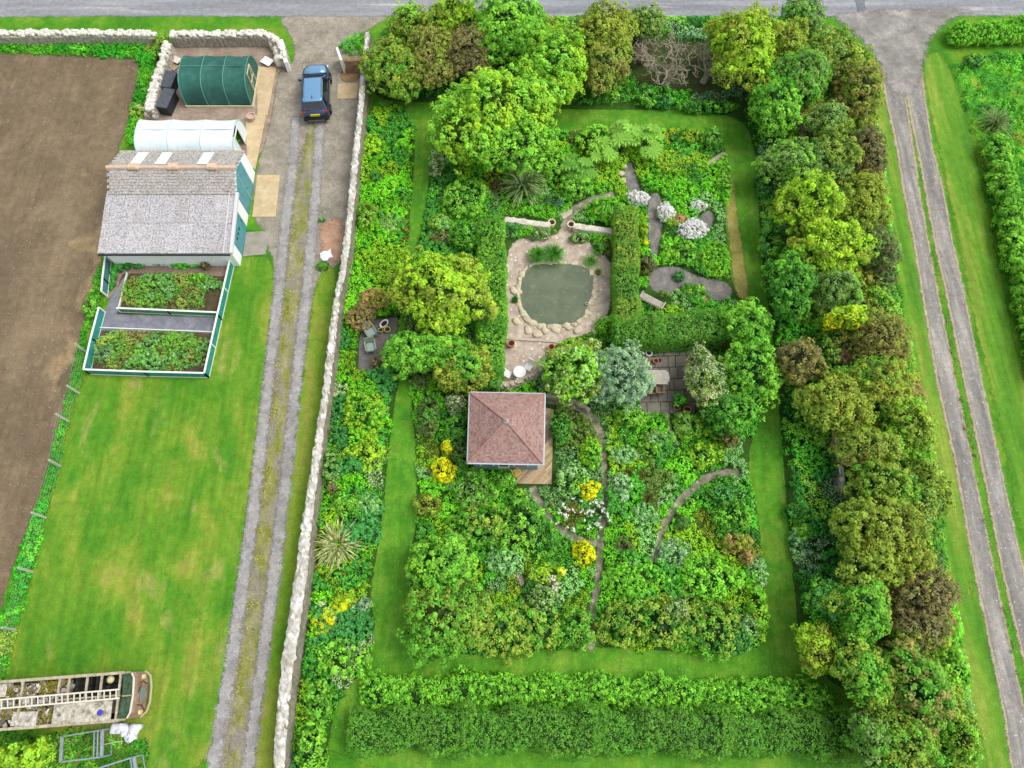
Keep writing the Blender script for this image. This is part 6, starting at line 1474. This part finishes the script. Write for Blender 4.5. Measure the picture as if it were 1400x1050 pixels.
# ---- shrubs and border plants: label, x, y, rx, ry, h, kind, second, share, flower
W_ = lin((246, 246, 238)); OR_ = lin((236, 110, 60)); YL_ = lin((244, 228, 30)); PK_ = lin((224, 170, 140)); BL_ = lin((160, 170, 210)); CR_ = lin((240, 236, 200))
SH_ = [
 ('bronze and yellow leaved shrub above the dark paving by the wall', 512, 410, 24, 17, 1.2, 'pinkbr', 'gold', .4, None),
 ('bronze leaved shrub touching the wall beside the two armchairs', 494, 432, 19, 20, 1.2, 'pinkbr', 'brown', .4, None),
 ('dark red leaved shrub at the lower end of the dark paving', 515, 496, 9, 8, .6, 'brown', 'pinkbr', .3, None),
 ('pale grey plant with coral flowers beside the left lawn', 536, 308, 19, 20, .7, 'mint', 'silver', .5, (.16, OR_)),
 ('olive shrub against the long wall, left of the coral flowers', 500, 296, 18, 20, 1.2, 'olive', 'green', .4, None),
 ('orange red poppies at the edge of the left lawn', 555, 315, 4, 16, .5, 'green', None, 0, (.5, OR_)),
 ('white plumed shrub at the top of the left lawn', 597, 226, 12, 15, 1.6, 'greyg', None, 0, (.5, CR_)),
 ('dark green rounded shrub against the top of the long wall', 514, 244, 10, 10, .9, 'deep', 'teal', .3, None),
 ('small round variegated shrub at the right edge of the left lawn', 601, 306, 16, 12, 1.2, 'mint', 'lime', .4, None),
 ('dark shrub just below the variegated shrub', 603, 326, 16, 10, .8, 'brown', 'deep', .5, None),
 ('green shrub thicket between the left lawn and the pond hedge', 636, 272, 34, 34, 1.6, 'green', 'bright', .4, None),
 ('green shrub right beside the top of the pond hedge', 636, 326, 22, 20, 1.5, 'green', 'teal', .3, None),
 ('bright lime mound in the left border level with the summerhouse', 502, 618, 30, 24, 1.0, 'lime', 'herb', .4, None),
 ('tall lime green perennials with orange flowers in the left border', 500, 560, 30, 30, .9, 'herb', 'lime', .4, (.02, OR_)),
 ('grey green shrub against the wall below the lime mound', 452, 640, 15, 26, 1.2, 'deep', 'greyg', .4, None),
 ('white flecked leafy clump at the left lawn edge above the spiky plant', 502, 690, 18, 18, .7, 'mint', 'green', .4, (.10, W_)),
 ('green shrub beside the wall above the big spiky plant', 470, 690, 22, 16, 1.0, 'bright', 'green', .3, None),
 ('dark reddish shrub against the wall above the big spiky plant', 456, 668, 9, 10, .9, 'brown', 'deep', .4, None),
 ('bright yellow flowering spurge mound beside the wall', 446, 850, 17, 18, .8, 'yellow', 'lime', .2, None),
 ('yellow green grassy mound just above the yellow spurge', 466, 828, 18, 14, .8, 'lime', 'yellow', .3, None),
 ('small silvery shrub at the left lawn edge beside the yellow mounds', 499, 824, 9, 12, .7, 'silver', None, 0, (.06, W_)),
 ('large low bright green mound bulging into the left lawn corner', 466, 902, 38, 26, .9, 'bright', 'herb', .5, None),
 ('green shrub beside the wall near the bottom of the left border', 436, 960, 22, 28, 1.1, 'bright', 'green', .5, None),
 ('mid green shrub at the very bottom of the left border', 422, 1024, 22, 34, 1.2, 'green', 'bright', .4, None),
 ('pale cream flowered shrub left of the summerhouse', 622, 552, 13, 15, 1.6, 'greyg', None, 0, (.6, CR_)),
 ('upper small yellow spurge left of the summerhouse', 612, 612, 9, 10, 1.0, 'yellow', 'lime', .3, None),
 ('larger bright yellow spurge below the small one left of the summerhouse', 605, 644, 16, 18, 1.1, 'yellow', None, 0, None),
 ('dark heathery shrub left of the summerhouse', 586, 566, 18, 28, 1.2, 'purple', 'deep', .5, None),
 ('dark green shrub squeezed behind the summerhouse corner', 626, 588, 18, 24, 1.3, 'deep', 'green', .4, None),
 ('heathery brown shrub directly below left of the summerhouse wall', 632, 624, 14, 18, 1.1, 'purple', 'deep', .4, None),
 ('olive mound at the right edge of the left lawn below the yellow spurge', 586, 692, 20, 17, 1.0, 'gold', 'green', .4, None),
 ('grey green shrub in front of the summerhouse', 646, 672, 30, 24, 1.3, 'greyg', 'green', .5, None),
 ('green shrub below the summerhouse deck corner', 690, 656, 18, 16, 1.0, 'green', 'bright', .3, None),
 ('olive green shrub in the middle of the lower left bed', 656, 720, 40, 30, 1.6, 'green', 'olive', .5, None),
 ('bright green glossy shrub left of the curved path', 714, 724, 44, 40, 1.5, 'deep', 'bright', .4, None),
 ('light green rounded shrub at the top of the curved path', 708, 678, 14, 10, .9, 'bright', 'lime', .4, None),
 ('green and gold mixed shrub above the lower left corner', 688, 768, 26, 20, 1.2, 'mint', 'green', .4, None),
 ('golden yellow spurge beside the middle of the straight path', 806, 672, 15, 14, .9, 'yellow', None, 0, None),
 ('yellow flowered clump left of the straight path, lower down', 798, 756, 16, 18, .9, 'yellow', 'lime', .4, None),
 ('yellow green clump at the left bottom of the straight path', 748, 784, 26, 16, .9, 'lime', 'yellow', .3, (.03, W_)),
 ('cream flowered shrub in the lower middle bed', 742, 818, 24, 18, 1.2, 'greyg', 'green', .4, (.22, CR_)),
 ('white flowered pale bush right of the straight path', 880, 700, 16, 12, .8, 'mint', None, 0, (.12, W_)),
 ('mint green clump touching the right side of the straight path', 852, 624, 18, 14, .8, 'mint', None, 0, (.10, W_)),
 ('second mint green clump lower beside the straight path', 850, 664, 14, 20, .8, 'mint', 'silver', .3, (.14, W_)),
 ('pale mint drift below the patio corner', 902, 600, 24, 16, .7, 'mint', 'bright', .4, (.08, W_)),
 ('deep green low dome below the patio', 888, 616, 18, 15, .8, 'bright', 'deep', .6, None),
 ('leafy green shrub right of the brick edging below the silver tree', 862, 572, 26, 14, 1.1, 'bright', 'green', .4, None),
 ('dark green shrub just right of the deck', 766, 586, 16, 24, 1.2, 'deep', 'bright', .5, None),
 ('pale mint mound in the bed right of the deck', 784, 656, 24, 24, .9, 'bright', 'mint', .5, (.05, W_)),
 ('lime mound right of the deck', 806, 620, 16, 22, .9, 'herb', 'lime', .5, None),
 ('brown green shrub at the right end of the lower beds', 998, 598, 14, 14, 1.1, 'purple', 'rust', .4, None),
 ('grey green shrub between the stepping line and the brown green shrub', 944, 582, 22, 20, 1.1, 'bright', 'greyg', .5, None),
 ('light green shrub above the curved right path', 964, 622, 22, 18, 1.0, 'bright', 'lime', .4, None),
 ('dark green domed shrub under the end of the curved right path', 988, 676, 24, 14, 1.0, 'deep', 'teal', .5, None),
 ('mid green shrub beside the right lawn below the curved path', 1000, 706, 28, 22, 1.2, 'green', 'bright', .4, None),
 ('small dark heather dome inside the curve of the right path', 931, 714, 11, 11, .8, 'purple', 'deep', .6, None),
 ('pinkish bronze shrub near the right lawn', 1008, 742, 22, 14, 1.2, 'pinkbr', 'gold', .2, None),
 ('lower lobe of pinkish bronze foliage beside the mint drift', 1022, 762, 11, 13, 1.0, 'pinkbr', 'rust', .3, None),
 ('pale mint drift along the right lawn beside the bronze shrub', 1034, 782, 14, 24, .7, 'mint', None, 0, (.06, W_)),
 ('pale mint drift at the foot of the curved right path', 920, 756, 22, 18, .8, 'mint', 'silver', .3, (.10, W_)),
 ('dense green mound left of the pinkish bronze shrub', 966, 786, 44, 32, 1.2, 'bright', 'herb', .5, None),
 ('dark heather clump right of the straight path', 852, 746, 16, 12, .7, 'purple', 'deep', .4, None),
 ('bright green mound right of the lower straight path', 862, 792, 40, 22, .9, 'herb', 'bright', .4, None),
 ('lime yellow hedge-like mound beside the right lawn corner', 1036, 832, 15, 36, .9, 'lime', 'herb', .5, None),
 ('cream and pink flowered shrub at the bottom right of the inner garden', 926, 834, 18, 18, 1.2, 'greyg', 'green', .4, (.28, CR_)),
 ('green grassy mound at the lower right corner of the inner garden', 1008, 876, 34, 16, .9, 'teal', 'bright', .4, None),
 ('grey green rounded shrub above the lower right corner mound', 1022, 856, 18, 16, 1.1, 'greyg', 'mint', .5, None),
 ('giant leaved clump at the top lawn edge, left part', 812, 194, 26, 24, 1.5, 'bright', 'lime', .3, None),
 ('pale rhubarb like clump left of the giant leaved clump', 760, 226, 24, 22, 1.4, 'bright', 'green', .4, None),
 ('green big leaved shrub between the spiky plant and the giant leaves', 786, 256, 22, 20, 1.2, 'green', 'bright', .4, None),
 ('lavender flowered clump above the retaining wall', 758, 276, 16, 10, .7, 'deep', None, 0, (.20, BL_)),
 ('rounded shrub above the right retaining wall', 828, 288, 22, 15, 1.1, 'bright', 'green', .5, None),
 ('white flowered shrub topmost in the slate garden', 874, 271, 15, 10, .9, 'white', None, 0, None),
 ('white flowered shrub on the upper left of the slate garden', 910, 290, 14, 14, .8, 'white', 'mint', .5, None),
 ('white flowered shrub at the right of the slate garden', 948, 314, 17, 17, .8, 'white', None, 0, None),
 ('small white topped clump at the far side of the slate garden', 955, 282, 11, 7, .7, 'white', 'lime', .3, None),
 ('cream speckled brown clump between the two white shrubs', 928, 300, 14, 12, .6, 'pinkbr', 'white', .5, None),
 ('yellow flowering edge of the hedge beside the slate path', 880, 316, 5, 22, .9, 'lime', 'yellow', .5, (.1, YL_)),
 ('dark olive shrub beside the bench', 884, 362, 14, 15, 1.2, 'purple', 'olive', .5, None),
 ('green clump in the middle of the slate garden', 934, 346, 32, 18, .7, 'bright', 'green', .4, None),
 ('lime mound at the right of the slate garden', 976, 354, 22, 26, .8, 'herb', 'lime', .4, None),
 ('small blue green dome on the slate chippings', 929, 378, 8, 8, .5, 'teal', None, 0, None),
 ('yellow green clump below the blue green dome', 948, 396, 18, 10, .6, 'lime', 'bright', .5, None),
 ('terracotta coloured small clump by the hedge', 961, 410, 8, 6, .5, 'pinkbr', None, 0, None),
 ('green climber strip at the edge of the right lawn', 990, 250, 10, 40, .8, 'herb', 'bright', .4, None),
 ('grey green shrub at the top right of the upper bed', 972, 190, 18, 12, 1.1, 'green', 'greyg', .4, None),
 ('lime and yellow shrub beside the giant leaved clump', 944, 188, 16, 12, .9, 'lime', 'gold', .4, (.05, YL_)),
 ('rounded green shrub beside the top lawn near the bare tree', 884, 132, 12, 16, 1.0, 'bright', 'teal', .4, None),
 ('blue green shrub beside the top lawn below the bare tree', 908, 140, 12, 11, .9, 'teal', None, 0, None),
 ('low green shrub line at the edge of the top lawn', 970, 146, 44, 9, .8, 'green', 'deep', .4, None),
 ('white flowered low clump left of the terrace gap', 738, 322, 16, 9, .6, 'greyg', None, 0, (.14, W_)),
 ('white flowered low clump right of the terrace gap', 790, 326, 14, 8, .6, 'greyg', 'bright', .3, (.14, W_)),
 ('dark green small shrub against the left retaining wall', 703, 312, 12, 10, .7, 'teal', 'green', .3, None),
 ('dark green small shrub under the right retaining wall', 820, 338, 12, 10, .7, 'deep', 'green', .3, None),
 ('bright fern like clump at the lower right corner of the terrace', 828, 446, 16, 13, .8, 'herb', 'lime', .4, None),
 ('leafy green potted shrub at the lower right of the patio', 930, 548, 11, 12, 1.1, 'green', 'deep', .3, None),
 ('round dark green bush inside the right undergrowth', 1092, 700, 18, 15, 1.1, 'deep', 'teal', .4, None),
 ('bright round bush below the dark one in the right undergrowth', 1100, 728, 18, 13, 1.0, 'bright', None, 0, None),
 ('white flecked bush along the right lawn edge', 1088, 746, 9, 22, .8, 'mint', None, 0, (.12, W_)),
 ('silvery bush on the lane side of the large domed tree', 1276, 766, 12, 16, 1.2, 'silver', None, 0, (.06, W_)),
 ('dark blue green shrub in the corner of the top right lawn', 1046, 252, 16, 22, 1.4, 'teal', 'deep', .4, None),
 ('green shrub beside the right lawn level with the pond', 1054, 330, 18, 30, 1.6, 'bright', 'teal', .4, None),
 ('bright bush at the left of the roadside meadow', 1334, 84, 14, 9, .8, 'teal', 'bright', .5, None),
 ('pale dock clump on the drive edge near the wall', 440, 300, 4, 4, .25, 'mint', None, 0, None),
 ('small weed clump between the wall and the white sheet', 441, 364, 8, 5, .3, 'bright', None, 0, None),
 ('reddish potted plant at the foot of the shed wall', 281, 364, 7, 5, .6, 'brown', 'rust', .4, None),
 ('silvery leek patch at the left corner of the lower plot', 144, 484, 16, 13, .45, 'silver', 'greyg', .5, None),
 ('round green bush in the upper vegetable plot', 271, 381, 12, 7, .6, 'bright', 'green', .4, None),
 ('ragged green bush on the field side of the teal fence', 126, 418, 12, 20, .9, 'bright', 'green', .5, None),
]
for (lab, x, y, rx, ry, h, kd, k2, shr, fl) in SH_:
    shrub('shrub', lab, 'shrub', x, y, rx, ry, h, kd, k2, shr, .9, fl)

# giant leaves: each a fan of big lobed blades on stalks
def giant(label, px, py, r_px, h, n=11, colA=(160, 214, 84), colB=(104, 170, 62)):
    m = mpp(px, py, h); q = P(px, py, h*.7); o = thing('giant_rhubarb', label, 'plant', (q[0], q[1], 0)); lb = LB(); st = MB()
    for k in range(n):
        a = k*2.4+RNG.uniform(-.3, .3); rr = r_px*m*(.15 if k < 2 else RNG.uniform(.45, .95)); c = np.array([q[0]+rr*math.cos(a), q[1]+rr*math.sin(a), h*RNG.uniform(.75, 1.05)])
        st.tube([(q[0], q[1], 0), ((q[0]+c[0])/2, (q[1]+c[1])/2, c[2]*.65), c], [.04, .03, .02], 5)
        R0 = RNG.uniform(.42, .62); nn = np.array([math.cos(a)*.35, math.sin(a)*.35, 1]); nn /= np.linalg.norm(nn); u = np.cross(nn, [0, 1, 0]); u /= np.linalg.norm(u); v = np.cross(nn, u); cA = lin(colA)*RNG.normal(1, .12); cB = lin(colB)*RNG.normal(1, .1)
        L = 9
        for j in range(L):
            b = 2*math.pi*j/L; w_ = 2*math.pi/L*.52; rj = R0*RNG.uniform(.85, 1.1)
            def pt(an, r_, dz): return c+(u*math.cos(an)+v*math.sin(an))*r_+nn*dz
            for sg in (-1, 1):
                lb.V.append(np.array([c-nn*.03, pt(b+sg*w_, rj*.62, .0), pt(b+sg*w_*.45, rj, -.05), pt(b, rj*.72, .06)])); cc = cA if sg > 0 else cA*.5+cB*.5; lb.C.append(np.tile(np.clip(cc, .003, 1), (4, 1)))
    lb.build('leaves', o); st.build('stalks', BARK, o)
giant('giant leaved plant with pale lobed leaves, rightmost by the top lawn', 886, 194, 24, 1.5)
giant('giant leaved plant with pale lobed leaves, in the middle of the top bed', 856, 184, 24, 1.6)
giant('giant leaved plant, leftmost of the three by the top lawn', 826, 204, 22, 1.4)
giant('giant leaved plant growing below the other three', 792, 232, 24, 1.3, colA=(136, 196, 76), colB=(88, 154, 56))

# spiky plants
blades('spiky_plant', 'large variegated spiky plant at the wall side of the left border', 'plant', 462, 744, 34, 1.3, (222, 220, 160), (134, 156, 84), 200, .07)
blades('spiky_plant', 'large dark green and cream spiky plant above the retaining wall', 'plant', 716, 252, 34, 1.5, (164, 184, 118), (92, 128, 66), 210, .08)
blades('spiky_plant', 'tawny spiky grass clump at the top of the meadow hedge', 'plant', 1360, 168, 26, 1.2, (156, 170, 110), (96, 124, 60), 130, .06)
blades('spiky_plant', 'bronze spiky plant with white flowers left of the straight path', 'plant', 783, 706, 20, .9, (140, 130, 66), (90, 90, 40), 110, .05, (.2, (248, 248, 238)))
blades('spiky_plant', 'dark spiky plant with many white lilies touching the straight path', 'plant', 815, 704, 17, .8, (70, 84, 44), (50, 64, 30), 90, .05, (.42, (248, 248, 240)))
blades('spiky_plant', 'small bronze tuft, left of the two above the straight path bend', 'plant', 857, 648, 12, .7, (120, 104, 56), (80, 84, 40), 80, .04)
blades('spiky_plant', 'small bronze tuft, right of the two above the straight path bend', 'plant', 879, 650, 12, .7, (120, 104, 56), (86, 88, 40), 80, .04)
blades('spiky_plant', 'bronze grass tuft between the straight and curved paths', 'plant', 885, 682, 14, .8, (128, 116, 60), (84, 92, 40), 90, .04)
blades('spiky_plant', 'cream flowered bronze clump low in the middle bed', 'plant', 752, 800, 15, .8, (110, 110, 56), (80, 90, 40), 90, .05, (.35, (246, 242, 220)))
blades('spiky_plant', 'yellow green grassy fountain beside the yellow spurge', 'plant', 468, 826, 20, .8, (190, 204, 50), (130, 160, 40), 120, .045)
blades('spiky_plant', 'small pale spiky plant beside the left lawn near the summerhouse', 'plant', 574, 526, 13, .8, (150, 160, 110), (90, 110, 60), 70, .04)
blades('reed_clump', 'left clump of tall reeds at the top rim of the pond', 'reeds', 735, 350, 15, .9, (104, 172, 60), (66, 132, 44), 220, .04)
blades('reed_clump', 'right clump of tall reeds at the top rim of the pond', 'reeds', 757, 348, 17, .9, (104, 172, 60), (66, 132, 44), 240, .04)
blades('reed_clump', 'low grassy clump on the upper right rim of the pond', 'reeds', 808, 357, 14, .5, (114, 176, 60), (80, 138, 44), 130, .03)
blades('reed_clump', 'small grassy clump at the right rim of the pond', 'reeds', 818, 372, 6, .4, (130, 160, 50), (90, 130, 40), 60, .03)
blades('reed_clump', 'small grassy clump at the left rim of the pond', 'reeds', 704, 410, 6, .4, (84, 150, 44), (50, 110, 34), 60, .03)
blades('tall_weed', 'leafy weeds spilling from the foot of the bottom hedge, left clump', 'plant', 788, 1022, 18, .6, (110, 180, 50), (70, 130, 36), 90, .06)
blades('tall_weed', 'leafy weeds spilling from the foot of the bottom hedge, right clump', 'plant', 672, 1020, 10, .5, (110, 180, 50), (70, 130, 36), 60, .05)
